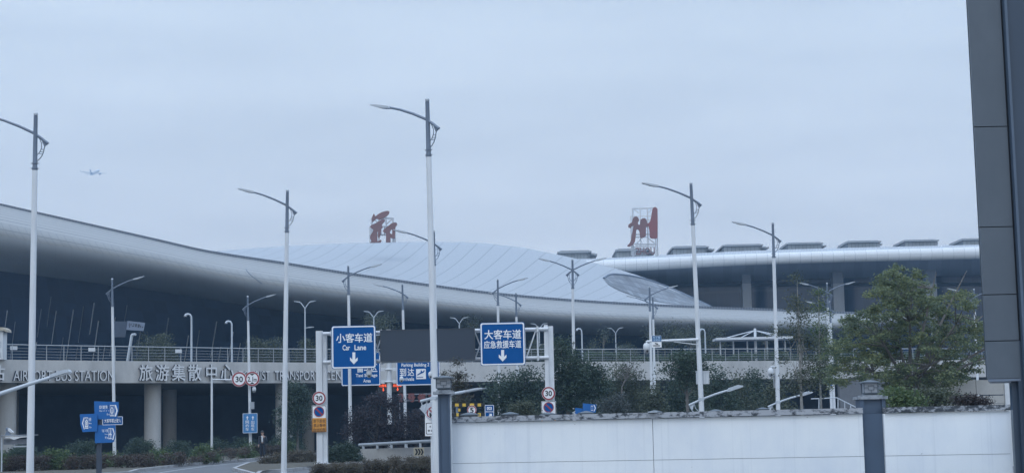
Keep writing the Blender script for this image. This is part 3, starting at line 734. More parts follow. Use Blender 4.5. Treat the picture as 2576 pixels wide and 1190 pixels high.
def make_lamp(label, arms, low, name='street_lamp'):
    root = thing(name, label, 'street lamp', group='tall street lamps with a ladder bracket')
    m_ = MB(); m_.lathe([(.20, 0), (.20, .03), (.125, .05), (.115, 1.2), (.085, 10.15)], n=14); m_.build('pole', WHITE, root, True, world=False)
    m_ = MB(); m_.lathe([(.082, 10.152), (.088, 10.16), (.076, 10.3), (.064, 11.88), (.07, 11.9), (.03, 11.92)], n=12)
    for z in (10.2, 10.36): m_.lathe([(.098, z), (.098, z + .03)], n=12); m_.box(-.13, .13, -.012, .012, z + .004, z + .026)
    m_.build('upper_pole', GREYM, root, True, world=False)
    m_ = MB(); m_.lathe([(.01, 11.9), (.06, 11.92), (.075, 11.965), (.055, 12.01), (.01, 12.03)], n=12); m_.build('finial', LGREY, root, True, world=False)
    for sx in arms: lamp_arm(root, sx, (GREYM,))
    if low:
        Z, lk = low
        m_ = MB(); m_.tube([(-.52, 0, Z - .22 * lk), (0, 0, Z), (.6, 0, Z + .20 * lk), (1.2, 0, Z + .36 * lk)], .045, 8)
        m_.tube([(-.50, 0, Z - .22 * lk), (-.42, 0, Z - .42), (-.30, 0, Z - .58), (-.1, 0, Z - .68)], .017, 5); m_.tube([(-.3, 0, Z - .13 * lk), (-.26, 0, Z - .35), (-.12, 0, Z - .5)], .014, 5)
        m_.prism([(-.52, Z - .24), (-.3, Z - .15), (-.36, Z - .38), (-.43, Z - .44)], -.008, .008)
        m_.box(-.11, .11, -.11, .11, Z - .06, Z + .07 * lk)
        m_.build('low_arm', LGREY, root, True, world=False)
        m_ = MB(); m_.prism([(1.12, Z + .28 * lk), (1.78, Z + .47 * lk), (1.80, Z + .52 * lk), (1.6, Z + .56 * lk), (1.18, Z + .44 * lk)], -.13, .13); m_.build('low_lamp_head', LGREY, root, world=False)
        m_ = MB(); m_.prism([(1.2, Z + .285 * lk), (1.72, Z + .435 * lk), (1.72, Z + .45 * lk), (1.2, Z + .30 * lk)], -.1, .1); m_.build('low_lens', WHITE2, root, world=False)
    return root
PROTO = {}
def put_lamp(x, y, xb, yb, kind, label, yaw=0.0):
    D = Dz(x, y, 12.0); t = P(x, y, D); b = P(xb, yb, D); tilt = (t.x - b.x) / (t.z - b.z)
    X0 = b.x - tilt * b.z
    arms, low = {'L': ((1,), False), 'LL': ((1,), (2.75, 1.0)), 'LM': ((1,), (2.68, .42)), 'D': ((1, -1), False)}[kind.replace('R', 'L')]
    rz = (math.pi if 'R' in kind else 0) + yaw
    key = kind.replace('R', 'L')
    if key not in PROTO: o = PROTO[key] = make_lamp(label, arms, low)
    else: o = dup(PROTO[key], label, (0, 0, 0))
    o.location = (X0, D, 0); o.rotation_euler = (0, math.atan(tilt) * math.cos(rz), rz)
    return o
put_lamp(90, 285, 75.5, 1185, 'L', 'tall street lamp whose head is cut off by the left edge of the photo')
put_lamp(723, 478, 714, 1185, 'L', 'tall single-arm street lamp in front of TOURIST TRANSPORT, between man and sign gantry')
put_lamp(1071, 248, 1098.5, 1180, 'LM', 'tallest street lamp in front of everything, leaning beside the dark lantern pillar', -.52)
put_lamp(1738, 460, 1765, 1033, 'LL', 'single-arm street lamp right of the three-stroke red character, carrying a camera boom')
put_lamp(1944, 560, 1957.5, 1027, 'LL', 'single-arm street lamp between the camera-boom lamp and the sparse tree')
put_lamp(1091, 580, 1096, 900, 'L', 'street lamp almost hidden behind the tallest lamp, its head next to the domed-roof character', .1)
put_lamp(282, 701, 288, 1135, 'R', 'single-arm lamp with its arm to the right, above the STATION lettering')
put_lamp(623, 745, 630, 1105, 'R', 'right-facing street lamp carrying the height limit disc and blue taxi board')
put_lamp(876, 668, 882, 1115, 'R', 'right-facing street lamp passing behind the car lane sign', .15)
put_lamp(1012, 714, 1019, 1020, 'L', 'left-facing lamp passing behind the dark display board and the arrivals sign', -.1)
put_lamp(1252, 702, 1256, 1045, 'R', 'right-facing lamp of the two behind the coach lane sign')
put_lamp(1298, 736, 1303, 1040, 'L', 'left-facing lamp of the two behind the coach lane sign')
put_lamp(1440, 652, 1445, 1043, 'D', 'double-arm street lamp just right of the sign gantry')
put_lamp(1634, 721, 1640, 1030, 'R', 'right-facing lamp of the close pair below the glass skylight')
put_lamp(1642, 745, 1648, 1025, 'L', 'left-facing lamp of the close pair below the glass skylight')
put_lamp(2080, 712, 2091, 1000, 'D', 'double-arm street lamp rising behind the sparse tree')
put_lamp(2087, 758, 2098, 1000, 'L', 'shorter left-facing lamp right behind the double-arm lamp by the sparse tree')
put_lamp(2450, 727, 2459, 950, 'D', 'double-arm street lamp standing at the right end behind the big leafy tree')

# low roadside lamp reaching in from outside the left edge
DLO = 46.0
lo = thing('low_lamp', 'low grey lamp arm reaching in from the left edge in front of the AIRPORT lettering', 'lamp', (P(-120, 1100, DLO).x, DLO, 0))
pa, pb_, pc, pd_ = P(-120, 1022, DLO), P(0, 990, DLO), P(70, 967, DLO), P(136, 946, DLO)
m_ = MB(); m_.lathe([(.09, 0), (.075, pa.z + .15)], (pa.x, DLO, 0), 10); m_.build('post', LGREY, lo, True)
m_ = MB(); m_.tube([pa, pb_, pc, pd_], [.062, .058, .052, .045], 8); m_.build('arm', LGREY, lo, True)
m_ = MB(); m_.prism(pxz(DLO, (128, 950), (131, 941), (160, 931), (174, 929), (178, 936), (165, 939), (140, 947))[::-1], DLO - .14, DLO + .14); m_.build('lamp_head', LGREY, lo)
m_ = MB(); m_.prism(pxz(DLO, (140, 948), (165, 940.2), (176, 937.2), (176, 939), (165, 942), (140, 949.5))[::-1], DLO - .1, DLO + .1); m_.build('lens', WHITE2, lo)

# hooked lamps and forked lamps on the elevated road
def make_hook(label):
    r = thing('hooked_lamp', label, 'lamp', group='hooked lamps on the elevated road')
    m_ = MB(); m_.lathe([(.16, 0), (.16, .04), (.09, .06), (.075, 3.9)], n=10); m_.build('post', LGREY, r, True, world=False)
    m_ = MB(); m_.tube([(0, 0, 3.9), (-.03, 0, 4.12), (-.13, 0, 4.26), (-.28, 0, 4.30), (-.42, 0, 4.26), (-.50, 0, 4.15)], [.07, .075, .08, .09, .11, .13], 10); m_.build('hook', LGREY, r, True, world=False)
    m_ = MB(); m_.lathe([(.12, 0), (.12, .02)], (-.52, 0, 4.11), 10); m_.build('lens', WHITE2, r, world=False)
    return r
hk = None
for x, y, lab in ((474, 790, 'pale hooked lamp on the elevated road above the second brush-lettered word'), (576, 808, 'pale hooked lamp behind the railing, second from the left'), (916, 864, 'hooked lamp whose curved top peeps over the car lane sign'), (1457, 827, 'pale hooked lamp behind the railing right of the double-arm lamp'), (1767, 828, 'hooked lamp partly hidden behind the camera-boom lamp pole')):
    d = Dz(x, y, DECKZ + 4.3); p = P(x, y, d)
    if hk is None: hk = make_hook(lab); o = hk
    else: o = dup(hk, lab, (0, 0, 0))
    o.location = (p.x + .25, d, DECKZ)
def make_fork(label):
    r = thing('forked_lamp', label, 'lamp', group='forked lamps on the elevated road')
    m_ = MB(); m_.lathe([(.14, 0), (.14, .04), (.085, .06), (.06, 5.9)], n=10); m_.build('post', LGREY, r, True, world=False)
    for s in (-1, 1):
        m_ = MB(); m_.tube([(0, 0, 5.8), (s * .2, 0, 6.08), (s * .38, 0, 6.32), (s * .52, 0, 6.40)], .045, 7); m_.build('arm', LGREY, r, True, world=False)
        m_ = MB(); m_.prism([(s * .48, 6.36), (s * .98, 6.46), (s * .98, 6.51), (s * .48, 6.46)][::s], -.14, .14); m_.build('lamp_head', LGREY, r, world=False)
    m_ = MB(); m_.tube([(0, 0, 4.0), (.4, 0, 4.06)], .04, 6); m_.prism([(.35, 4.01), (.8, 4.06), (.8, 4.11), (.35, 4.11)], -.11, .11); m_.build('side_lamp', LGREY, r, world=False)
    return r
fk = None
for x, y, lab in ((767, 757, 'forked lamp with a side light between the second tall lamp and car lane sign'), (940, 782, 'forked lamp standing in front of the rounded tree above the car lane sign'), (1155, 798, 'forked lamp above the dark display board'), (1356, 813, 'forked lamp above the gantry truss right of the coach lane sign'), (1548, 824, 'forked lamp behind the railing among clipped shrubs right of the hooked lamp')):
    d = Dz(x, y, DECKZ + 6.5); p = P(x, y, d)
    if fk is None: fk = make_fork(lab); o = fk
    else: o = dup(fk, lab, (0, 0, 0))
    o.location = (p.x, d, DECKZ)

# ================================================================== SIGN HELPERS
def flat(poly, y, mb, mi=0, t=.012): mb.prism(poly, y - t, y, mi)
def panel(root, D, x0, y0, x1, y1, m_face, border=None, r=.08, bw=.07, t=.06, name='panel'):
    a, b, c, d = rect(D, x0, y0, x1, y1)
    m_ = MB(); m_.prism(rrect(a, b, c, d, r), D - t, D); m_.build(name, m_face, root)
    if border is not None:
        e = bw * .35
        m_ = MB(); m_.ring(rrect(a + e, b - e, c + e, d - e, r), rrect(a + e + bw, b - e - bw, c + e + bw, d - e - bw, max(r - bw * .5, .01)), D - t - .01, D - t + .002); m_.build('border', border, root)
    return a, b, c, d
def label_text(root, D, y, items, m_, name='lettering', bold=.016):
    for body, x0, y0, x1, y1 in items:
        mb = MB(); a, b, c, d = rect(D, x0, y0, x1, y1); put_text(mb, body, a, b, c, d, y, 0, bold); o = mb.build(name, m_, root)
    return o
def arrow(D, y, pts, root, m_=WHITE2):
    mb = MB(); mb.prism(pxz(D, *pts)[::-1], y - .01, y); return mb.build('arrow', m_, root)
def limit_disc(root, D, cx, cy, r, text, tw, th, kind='limit'):
    x0, x1, z0, z1 = rect(D, cx - r, cy - r, cx + r, cy + r); X, Z, Q = (x0 + x1) / 2, (z0 + z1) / 2, (x1 - x0) / 2
    m_ = MB(); m_.prism(circ(X, Z, Q), D - .03, D); m_.build('disc', WHITE2, root)
    m_ = MB(); m_.ring(circ(X, Z, Q * .96), circ(X, Z, Q * .76), D - .045, D - .031); m_.build('red_rim', RED, root)
    if text: label_text(root, D, D - .04, [(text, cx - tw, cy - th, cx + tw, cy + th)], BLACK, 'numeral', .025)
    return X, Z, Q
def ptz(root, x, y, z, s=1.0, arm=None, name='dome_camera'):
    """white pan camera: housing and dark lens ball"""
    m_ = MB(); m_.lathe([(r * s, h * s) for r, h in ((.03, .30), (.09, .29), (.135, .22), (.15, .08), (.13, .02))], (x, y, z), 14)
    if arm: m_.tube([(x, y, z + .29 * s), (x, y, z + .36 * s), (arm[0], arm[1], z + .36 * s if len(arm) < 3 else arm[2])], .03 * s, 6)
    m_.build('housing', WHITE, root, True)
    m_ = MB(); m_.lathe([(r * s, h * s) for r, h in ((.125, .02), (.12, -.06), (.07, -.14), (.01, -.16))], (x, y, z), 14); m_.build('lens_ball', mat('camera_grey', (.30, .33, .36), .35), root, True)
    m_ = MB(); m_.lathe([(.05 * s, 0), (.05 * s, .05 * s)], (x + .01, y - .125 * s, z - .055 * s), 10, mx=Matrix.Rotation(R(90), 3, 'X')); m_.build('lens', BLACK, root)

# ================================================================== SIGN GANTRY
DG = 86.0
gan = thing('sign_gantry', 'white steel sign gantry with lattice beam on two thick posts over the road', 'gantry', P(1095, 1175, DG))
def hpost(x0, x1, yt, yb, split):
    a, b, c, d = rect(DG, x0, yt, x1, yb); w_ = (b - a); m_ = MB(); xs_ = a + w_ * split; zb = 0.1
    m_.box(a, xs_, DG - .25, DG + .25, zb, d); m_.box(xs_ + .005, b, DG - .16, DG + .25, zb, d - .06)
    for k in range(8): m_.lathe([(.035, 0), (.035, .03)], ((xs_ + b) / 2, DG - .162, d - .5 - .75 * k), 6, mx=Matrix.Rotation(R(90), 3, 'X'))
    m_.box(a - .12, b + .12, DG - .4, DG + .4, zb, zb + .05)
    m_.build('post', WHITE, gan); return a, b
hpost(797, 823, 832, 1172, .58); hpost(1372, 1395, 817, 1165, .42)
zt_, zb_ = P(1095, 834, DG).z, P(1095, 905.5, DG).z
xa, xb = P(800, 900, DG).x, P(1390, 900, DG).x
m_ = MB()
for yo in (-.32, .32):
    m_.tube([(xa + .3, DG + yo, zt_), (xb - .2, DG + yo, zt_)], .085, 8); m_.tube([(xa + .3, DG + yo, zb_), (xb - .2, DG + yo, zb_)], .085, 8)
m_.build('chord', WHITE, gan, True)
m_ = MB(); n_ = 16
for yo in (-.32, .32):
    for k in range(n_ + 1):
        x = xa + .75 + (xb - xa - 1.5) * k / n_
        m_.tube([(x, DG + yo, zb_), (x, DG + yo, zt_)], .04, 6)
        if k < n_:
            x2 = xa + .75 + (xb - xa - 1.5) * (k + 1) / n_; z_ = (zb_, zt_) if k % 2 == (0 if yo < 0 else 1) or k > 12 else (zt_, zb_)
            m_.tube([(x + .06, DG + yo, z_[0]), (x2 - .06, DG + yo, z_[1])], .035, 6)
for x in (xa + .75, xb - .75, P(950, 0, DG).x, P(1202, 0, DG).x):
    for z in (zt_, zb_):
        m_.box(x - .05, x + .05, DG - .46, DG + .46, z - .14, z + .14); m_.tube([(x, DG - .32, z), (x, DG + .32, z)], .04, 6)
m_.build('lattice', WHITE, gan)
DS = DG - .62
s_ = thing('lane_sign', 'square blue car lane sign with down arrow on the left of the gantry', 'road sign', P(890, 872, DS))
panel(s_, DS, 834, 818.5, 946, 927, BLUE, WHITE2, .1, .065)
yf = DS - .073
label_text(s_, DS, yf, [('小客车道', 845.5, 838, 937.5, 861.5)], WHITE2, 'lettering', .014)
label_text(s_, DS, yf, [('Car', 862, 867.5, 881, 881), ('Lane', 892, 867, 921.5, 880.5)], WHITE2, 'small_lettering', .02)
AR = lambda cx, t, b: [(cx - 3.6, t), (cx + 3.6, t), (cx + 3.6, b - 12), (cx + 9.5, b - 17.5), (cx + 9.5, b - 10), (cx, b), (cx - 9.5, b - 10), (cx - 9.5, b - 17.5), (cx - 3.6, b - 12)]
arrow(DS, yf + .008, AR(890.5, 886, 916), s_)
s_ = thing('lane_sign', 'square blue coach lane sign with two Chinese lines on the right of the gantry', 'road sign', P(1265, 865, DS))
panel(s_, DS, 1208, 810.5, 1321, 919, BLUE, WHITE2, .1, .065)
label_text(s_, DS, yf, [('大客车道', 1218, 829, 1311.5, 853)], WHITE2, 'lettering', .014)
label_text(s_, DS, yf, [('应急救援车道', 1217, 856, 1311.5, 876)], WHITE2, 'small_lettering', .014)
arrow(DS, yf + .008, AR(1264.5, 880, 909), s_)
s_ = thing('display_board', 'blank dark electronic display board hanging in the middle of the gantry', 'display board', P(1076, 868, DS))
a, b, c, d = rect(DS, 957, 828.5, 1195, 906.5)
m_ = MB(); m_.box(a, b, DS - .12, DS + .18, c, d); m_.build('screen', mat('blank_screen', (.024, .038, .060), .55, var=.04, scale=.3), s_)
m_ = MB(); m_.ring([(a - .02, c - .02), (b + .02, c - .02), (b + .02, d + .02), (a - .02, d + .02)], [(a + .03, c + .03), (b - .03, c + .03), (b - .03, d - .03), (a + .03, d - .03)], DS - .14, DS - .05); m_.build('frame', DARK, s_)
cm = thing('dome_camera', 'white dome camera hanging under the car lane sign', 'camera', P(928.5, 930, DS + .5))
p = P(928.5, 943, DS + .2); ptz(cm, p.x, p.y, p.z, .95, (p.x, p.y + .4, zb_))

# discs and boards on the gantry posts
DB = DG - .3
for cx, cy, px0, px1, py0, py1, lab1, lab2, full in ((803, 1001, 785, 822, 1019, 1086, '30 speed limit disc on the left gantry post above the orange board', 'tall no-stopping board with orange lower half on the left gantry post', True), (1380, 989, 1362, 1399, 1008, 1075, '30 speed limit disc on the right gantry post above the wall', 'no-stopping board on the right gantry post, half hidden by the wall', True)):
    s_ = thing('speed_limit_sign', lab1, 'road sign', P(cx, cy, DB), 'speed limit discs')
    limit_disc(s_, DB, cx, cy, 17.2, '30', 8.6, 7.0)
    s_ = thing('no_stopping_sign', lab2, 'road sign', P(cx, py1, DB), 'no-stopping boards')
    panel(s_, DB, px0, py0, px1, py1, WHITE2, None, .06)
    ym = py0 + (py1 - py0) * .475
    a, b, c, d = rect(DB, px0, ym, px1, py1); m_ = MB(); m_.prism(rrect(a, b, c, d, .05), DB - .068, DB - .058); m_.build('orange_field', ORANGE, s_)
    a, b, c, d = rect(DB, px0, py0, px1, py1); m_ = MB(); m_.ring(rrect(a + .015, b - .015, c + .015, d - .015, .06), rrect(a + .035, b - .035, c + .035, d - .035, .05), DB - .073, DB - .06); m_.build('border', BLACK, s_)
    q = rect(DB, cx - 13, (py0 + ym) / 2 - 13, cx + 13, (py0 + ym) / 2 + 13); X, Z, Q = (q[0] + q[1]) / 2, (q[2] + q[3]) / 2, (q[1] - q[0]) / 2
    m_ = MB(); m_.prism(circ(X, Z, Q * .9), DB - .072, DB - .06); m_.build('blue_disc', BLUE, s_)
    m_ = MB(); m_.ring(circ(X, Z, Q), circ(X, Z, Q * .84), DB - .082, DB - .066); k = .10 * Q; u = .60 * Q
    m_.prism([(X - u + k, Z + u + k), (X - u - k, Z + u - k), (X + u - k, Z - u - k), (X + u + k, Z - u + k)], DB - .083, DB - .070); m_.build('red_mark', RED, s_)
    hgt = (py1 - ym)
    label_text(s_, DB, DB - .075, [(t, px0 + 4, ym + 3 + hgt * .315 * i, px1 - 3, ym + 3 + hgt * .315 * i + hgt * .25) for i, t in enumerate(('即下即走', '禁止等待', '自动拍照'))], BLACK, 'lettering', .007)

# second sign gantry: round post with two blue boards
DQ = 104.0
sp = thing('sign_post', 'thick round white post with double cross arms between two blue direction boards', 'sign post', (P(977.5, 1000, DQ).x, DQ, 0))
p = P(977.5, 900, DQ); m_ = MB(); m_.lathe([(.15, .02), (.15, 8)], (p.x, DQ + .25, 0), 14); m_.build('post', WHITE, sp, True)
for y in (928.5, 959.5, 899):
    z = P(977, y, DQ).z; m_ = MB(); m_.tube([(P(905, y, DQ).x, DQ + .08, z), (P(1060, y, DQ).x, DQ + .08, z)], .055, 8)
    for x in (962.5, 992.5): m_.box(P(x, y, DQ).x - .12, P(x, y, DQ).x + .12, DQ - .02, DQ + .2, z - .11, z + .11)
    m_.build('cross_arm', WHITE, sp)
s_ = thing('direction_board', 'blue taxi storage area board partly hidden behind the car lane sign', 'road sign', P(908, 930, DQ), 'blue direction boards')
panel(s_, DQ, 858.5, 884, 957.5, 970, BLUE, WHITE2, .1, .05)
label_text(s_, DQ, DQ - .073, [('蓄车区', 898, 914, 949.5, 936)], WHITE2, 'lettering', .014)
label_text(s_, DQ, DQ - .073, [('Taxi Storage', 895, 939.5, 949.5, 950), ('Area', 914, 953, 933, 961.5)], WHITE2, 'small_lettering', .02)
s_ = thing('direction_board', 'blue parking and arrivals board with white landing aircraft symbol', 'road sign', P(1052, 930, DQ), 'blue direction boards')
panel(s_, DQ, 996.5, 884, 1107, 969, BLUE, WHITE2, .1, .05)
label_text(s_, DQ, DQ - .073, [('停车楼', 1012, 890, 1066, 909), ('到', 1005.5, 926, 1022, 945.5), ('达', 1025.5, 926, 1042, 945.5)], WHITE2, 'lettering', .014)
label_text(s_, DQ, DQ - .073, [('Parking Building 2', 1010, 913, 1080, 924), ('Arrivals', 1005, 948.5, 1042, 957.5)], WHITE2, 'small_lettering', .02)
a, b, c, d = rect(DQ, 1047, 927.5, 1071.5, 953); m_ = MB(); m_.box(a, b, DQ - .075, DQ - .062, c, d); m_.build('symbol_plate', WHITE2, s_)
m_ = MB(); L = lambda pts: [(a + u * (b - a), c + v * (d - c)) for u, v in pts]
m_.prism(L([(.10, .40), (.14, .36), (.45, .50), (.75, .62), (.88, .78), (.86, .88), (.78, .86), (.74, .76), (.62, .72), (.55, .88), (.48, .86), (.46, .66), (.30, .56), (.12, .46)])[::-1], DQ - .088, DQ - .077)
m_.prism(L([(.06, .16), (.72, .16), (.72, .22), (.06, .22)]), DQ - .088, DQ - .077); m_.build('aircraft_symbol', BLUE, s_)
# orange LED lane displays under the elevated road
LEDM = mat('orange_led', (.3, .05, .01), .5, emit=(1.0, .10, .015, 1.5))
DE = 133.0
for x0, x1, y0, t, lab in ((954, 972.5, 966, 'P2停车', 'orange lit lane display left of the thick round post'), (989, 1010, 965, '出租车', 'orange lit lane display right of the thick round post')):
    s_ = thing('lane_display', lab, 'display', P((x0 + x1) / 2, 980, DE), 'orange lane displays')
    a, b, c, d = rect(DE, x0 - 4, y0 - 3, x1 + 4, y0 + 20); m_ = MB(); m_.box(a, b, DE + .02, DE + .3, c, d); m_.build('box', BLACK, s_)
    label_text(s_, DE, DE - .01, [(t, x0, y0, x1, y0 + 7.5)], LEDM, 'lit_lettering', .014)
    cx = (x0 + x1) / 2 + .8; arrow(DE, DE - .005, [(cx - .9, y0 + 9), (cx + .9, y0 + 9), (cx + .9, y0 + 13.5), (cx + 2.8, y0 + 13.5), (cx, y0 + 18), (cx - 2.8, y0 + 13.5), (cx - .9, y0 + 13.5)], s_, LEDM)
# dull red parking letters on a thin frame
DR = 122.0
s_ = thing('parking_letters', 'row of dull red Chinese parking letters on a thin frame below the arrivals board', 'sign', P(1055, 1015, DR))
m_ = MB()
for c_, x0, x1 in (('2', 1003, 1017), ('号', 1025, 1045), ('停', 1050, 1071), ('车', 1077, 1098), ('场', 1103, 1124)):
    a, b, c, d = rect(DR, x0, 989, x1, 1011); put_text(m_, c_, a, b, c, d, DR - .12, .12, .05)
m_.build('lettering', mat('dull_red_sheet', (.16, .055, .055), .6), s_)
m_ = MB(); bars(m_, DR + .1, .04, [((1000, 992), (1128, 990)), ((1000, 1008), (1128, 1006)), ((1072, 988), (1073, 1060)), ((1005, 990), (1006, 1060)), ((1120, 990), (1121, 1060))]); m_.build('frame', mat('frame_grey', (.2, .22, .25), .6), s_)

# ================================================================== HEIGHT LIMIT FRAME AND BOARDS ON THE LEFT ROAD
DT = Dz(623, 745, 12.0) - .35
hf = thing('height_gate', 'slim white post with a horizontal bar reaching the lamp pole', 'frame', (P(532, 1100, DT).x, DT, .1))
p = P(531.5, 950, DT); m_ = MB(); m_.lathe([(.13, .1), (.13, .13), (.085, .15), (.08, p.z)], (p.x, DT + .2, 0), 12); m_.build('post', WHITE, hf, True)
m_ = MB(); m_.tube([(p.x, DT + .2, p.z - .12), (P(628, 953, DT).x, DT + .2, P(628, 954.5, DT).z)], .05, 8); m_.build('bar', WHITE, hf, True)
s_ = thing('speed_limit_sign', '30 speed limit disc on the horizontal bar left of the height limit disc', 'road sign', P(602, 953, DT), 'speed limit discs')
limit_disc(s_, DT, 602, 953.5, 19, '30', 9.4, 7.4)
s_ = thing('height_limit_sign', 'round 2.1m height limit sign with red rim on the street lamp', 'road sign', P(635, 953, DT))
X, Z, Q = limit_disc(s_, DT - .06, 634.5, 952.5, 19, None, 0, 0)
label_text(s_, DT - .06, DT - .1, [('2.1', 623, 947, 637, 959.5), ('m', 638.5, 952, 646, 959.5)], BLACK, 'numeral', .02)
m_ = MB(); 
for sg in (1, -1): m_.prism([(X - Q * .32, Z + sg * Q * .68), (X + Q * .32, Z + sg * Q * .68), (X, Z + sg * Q * .42)][::-sg], DT - .108, DT - .098)
m_.build('triangle', BLACK, s_)
s_ = thing('lane_board', 'pale blue board with two up arrows for ride-hailing and taxis on the street lamp', 'road sign', P(629.5, 1088, DT))
panel(s_, DT, 611, 1039, 648, 1088.5, BLUE3, WHITE2, .03, .025)
for x in (622.5, 636.5): arrow(DT, DT - .066, [(x - 1, 1055), (x - 1, 1050.5), (x - 3, 1050.5), (x, 1045), (x + 3, 1050.5), (x + 1, 1050.5), (x + 1, 1055)], s_)
label_text(s_, DT, DT - .073, [(t, x, 1057 + 9 * i, x + 8.5, 1065 + 9 * i) for x, w in ((618, '网约车'), (632, '出租车')) for i, t in enumerate(w)], WHITE2, 'lettering', .007)
s_ = thing('control_box', 'small grey box on the lamp pole above the pale blue board', 'box', P(633, 1027, DT)); a, b, c, d = rect(DT, 630, 1012, 638.5, 1028); m_ = MB(); m_.box(a, b, DT, DT + .3, c, d); m_.box(a - .02, b + .02, DT - .03, DT + .32, d, d + .04); m_.build('body', LGREY, s_)
m_ = MB(); m_.box(a + .03, b - .03, DT - .015, DT - .002, c + .04, d - .04); m_.build('door', mat('box_door', (.33, .37, .41), .5), s_)
cm = thing('dome_camera', 'white dome camera on the lamp pole under the height limit disc', 'camera', P(638, 985, DT)); p = P(637, 981, DT); ptz(cm, p.x + .05, DT + .1, p.z - .05, 1, (P(629, 975, DT).x, DT + .3))

# wayfinding signpost at far left
DW = 62.0
wf = thing('wayfinding_post', 'dark post with three blue direction fins showing transport symbols and arrows', 'signpost', (P(247, 1180, DW).x, DW, 0))
a, b, c, d = rect(DW, 241, 1012, 254, 1200); m_ = MB(); m_.box(a + .02, b - .01, DW + .02, DW + .2, 0.0, d); m_.build('post', mat('dark_post', (.035, .05, .075), .5), wf)
def fin(pts, off): 
    q = pxz(DW, *pts); m_ = MB(); m_.prism(q[::-1], DW - .10 - off, DW + .02 - off); m_.build('fin', BLUE2, wf)
zf = lambda *p: zz(260, 1340, 6.611, p)
fin(zf((400,108),(515,112),(938,125),(940,300),(905,450),(905,500),(470,515),(410,400)), 0)
fin(zf((90,400),(450,385),(478,420),(478,780),(172,797),(148,790),(105,640)), .06)
fin(zf((415,640),(865,640),(862,880),(830,1015),(780,1030),(420,1045)), 0)
def poly_(mb, D, y, pts, t=.008): mb.prism(pxz(D, *pts)[::-1], y - t, y)
yw = DW - .102
def outl(mb, D, y, pts, w):
    q = pxz(D, *pts); n = len(q); cx = sum(a for a, b in q) / n; cz = sum(b for a, b in q) / n
    s1_ = [(a + (cx - a) * w, b + (cz - b) * w) for a, b in q]; mb.ring(q, s1_, y - .008, y)
mk = MB(); poly_(mk, DW, yw, zf((855,190),(890,192),(930,320),(890,448),(858,446),(900,320))); mk.build('symbol', WHITE2, wf)
mk = MB(); poly_(mk, DW, yw - .06, zf((180,470),(195,470),(165,600),(200,732),(185,735),(142,600))); mk.build('symbol', WHITE2, wf)
mk = MB(); poly_(mk, DW, yw, zf((805,710),(830,710),(862,830),(830,970),(808,968),(842,832))); mk.build('symbol', WHITE2, wf)
mk = MB(); outl(mk, DW, yw, zf((757,195),(850,195),(850,440),(757,440)), .13); mk.build('symbol', WHITE2, wf)
mk = MB(); outl(mk, DW, yw - .06, zf((200,470),(275,470),(282,720),(210,720)), .14); mk.build('symbol', WHITE2, wf)
mk = MB(); outl(mk, DW, yw, zf((720,710),(800,710),(800,950),(720,950)), .12); mk.build('symbol', WHITE2, wf)
mk = MB(); outl(mk, DW, yw, zf((800,225),(832,290),(832,350),(815,385),(785,385),(768,350),(768,290)), .3); mk.build('symbol', WHITE2, wf)
mk = MB(); poly_(mk, DW, yw, zf((780,408),(825,408),(825,418),(780,418))); poly_(mk, DW, yw, zf((795,300),(808,300),(808,405),(795,405))); mk.build('symbol', WHITE2, wf)
mk = MB(); outl(mk, DW, yw - .06, zf((240,505),(270,560),(272,690),(212,690),(214,560)), .3); poly_(mk, DW, yw - .06, zf((232,560),(250,560),(250,650),(232,650))); mk.build('symbol', WHITE2, wf)
mk = MB(); poly_(mk, DW, yw, zf((756,715),(765,715),(768,820),(798,860),(798,872),(768,850),(766,915),(780,940),(742,940),(756,915),(754,850),(724,872),(724,860),(754,820))); mk.build('symbol', WHITE2, wf)
def ztext(D, y, items, root, bold=.01, k=6.611, ox=260, oy=1340, m_=WHITE2, name='lettering'):
    it = []
    for t, x0, y0, x1, y1 in items:
        (a, b), (c, d) = zz(ox, oy, k, ((x0, y0), (x1, y1))); it.append((t, a, b, c, d))
    label_text(root, D, y, it, m_, name, bold)
ztext(DW, yw, [('郑州城际铁路', 515, 200, 740, 285), ('Zhengzhou Intercity Train', 515, 305, 740, 342), ('97 m', 685, 380, 745, 425), ('T2航站楼', 572, 728, 706, 800), ('Terminal', 636, 832, 706, 856), ('97 m', 648, 895, 712, 948)], wf)
ztext(DW, yw - .06, [('地铁', 290, 475, 345, 555), ('Metro', 292, 582, 352, 618), ('50 m', 305, 670, 350, 705)], wf)
DP = Dz(282, 701, 12.0) - .25
s_ = thing('notice_board', 'small deep blue board on the lamp pole behind the wayfinding post', 'road sign', P(284, 1068, DP))
panel(s_, DP, 258, 1047, 309.5, 1068.5, BLUE, WHITE2, .03, .03); label_text(s_, DP, DP - .073, [('大客车禁止驶入', 263, 1052, 305, 1062.5)], WHITE2, 'lettering', .014)

# white no-entry plate beside the lantern pillar
DN = 58.0
s_ = thing('no_entry_plate', 'white warning plate with crossed-out car disc, half hidden by the tallest lamp', 'road sign', P(1083, 1096, DN))
zn = lambda *p: zz(1380, 1300, 5.95, p)
m_ = MB(); m_.prism(pxz(DN, *zn((345,590),(560,470),(600,1035),(345,1035)))[::-1], DN - .03, DN); m_.build('plate', WHITE2, s_)
m_ = MB(); m_.prism(pxz(DN, *zn((230,475),(520,320),(620,290),(620,420),(500,400),(345,590),(325,580)))[::-1], DN - .06, DN - .032); m_.build('roof_plate', LGREY, s_)
(cx, cy), = zn((510, 575)); q = rect(DN, cx - 16.5, cy - 18, cx + 16.5, cy + 18); X, Z, Q = (q[0] + q[1]) / 2, (q[2] + q[3]) / 2, (q[1] - q[0]) / 2
m_ = MB(); m_.prism(circ(X, Z, Q * 1.0), DN - .075, DN - .065); m_.build('disc', WHITE2, s_)
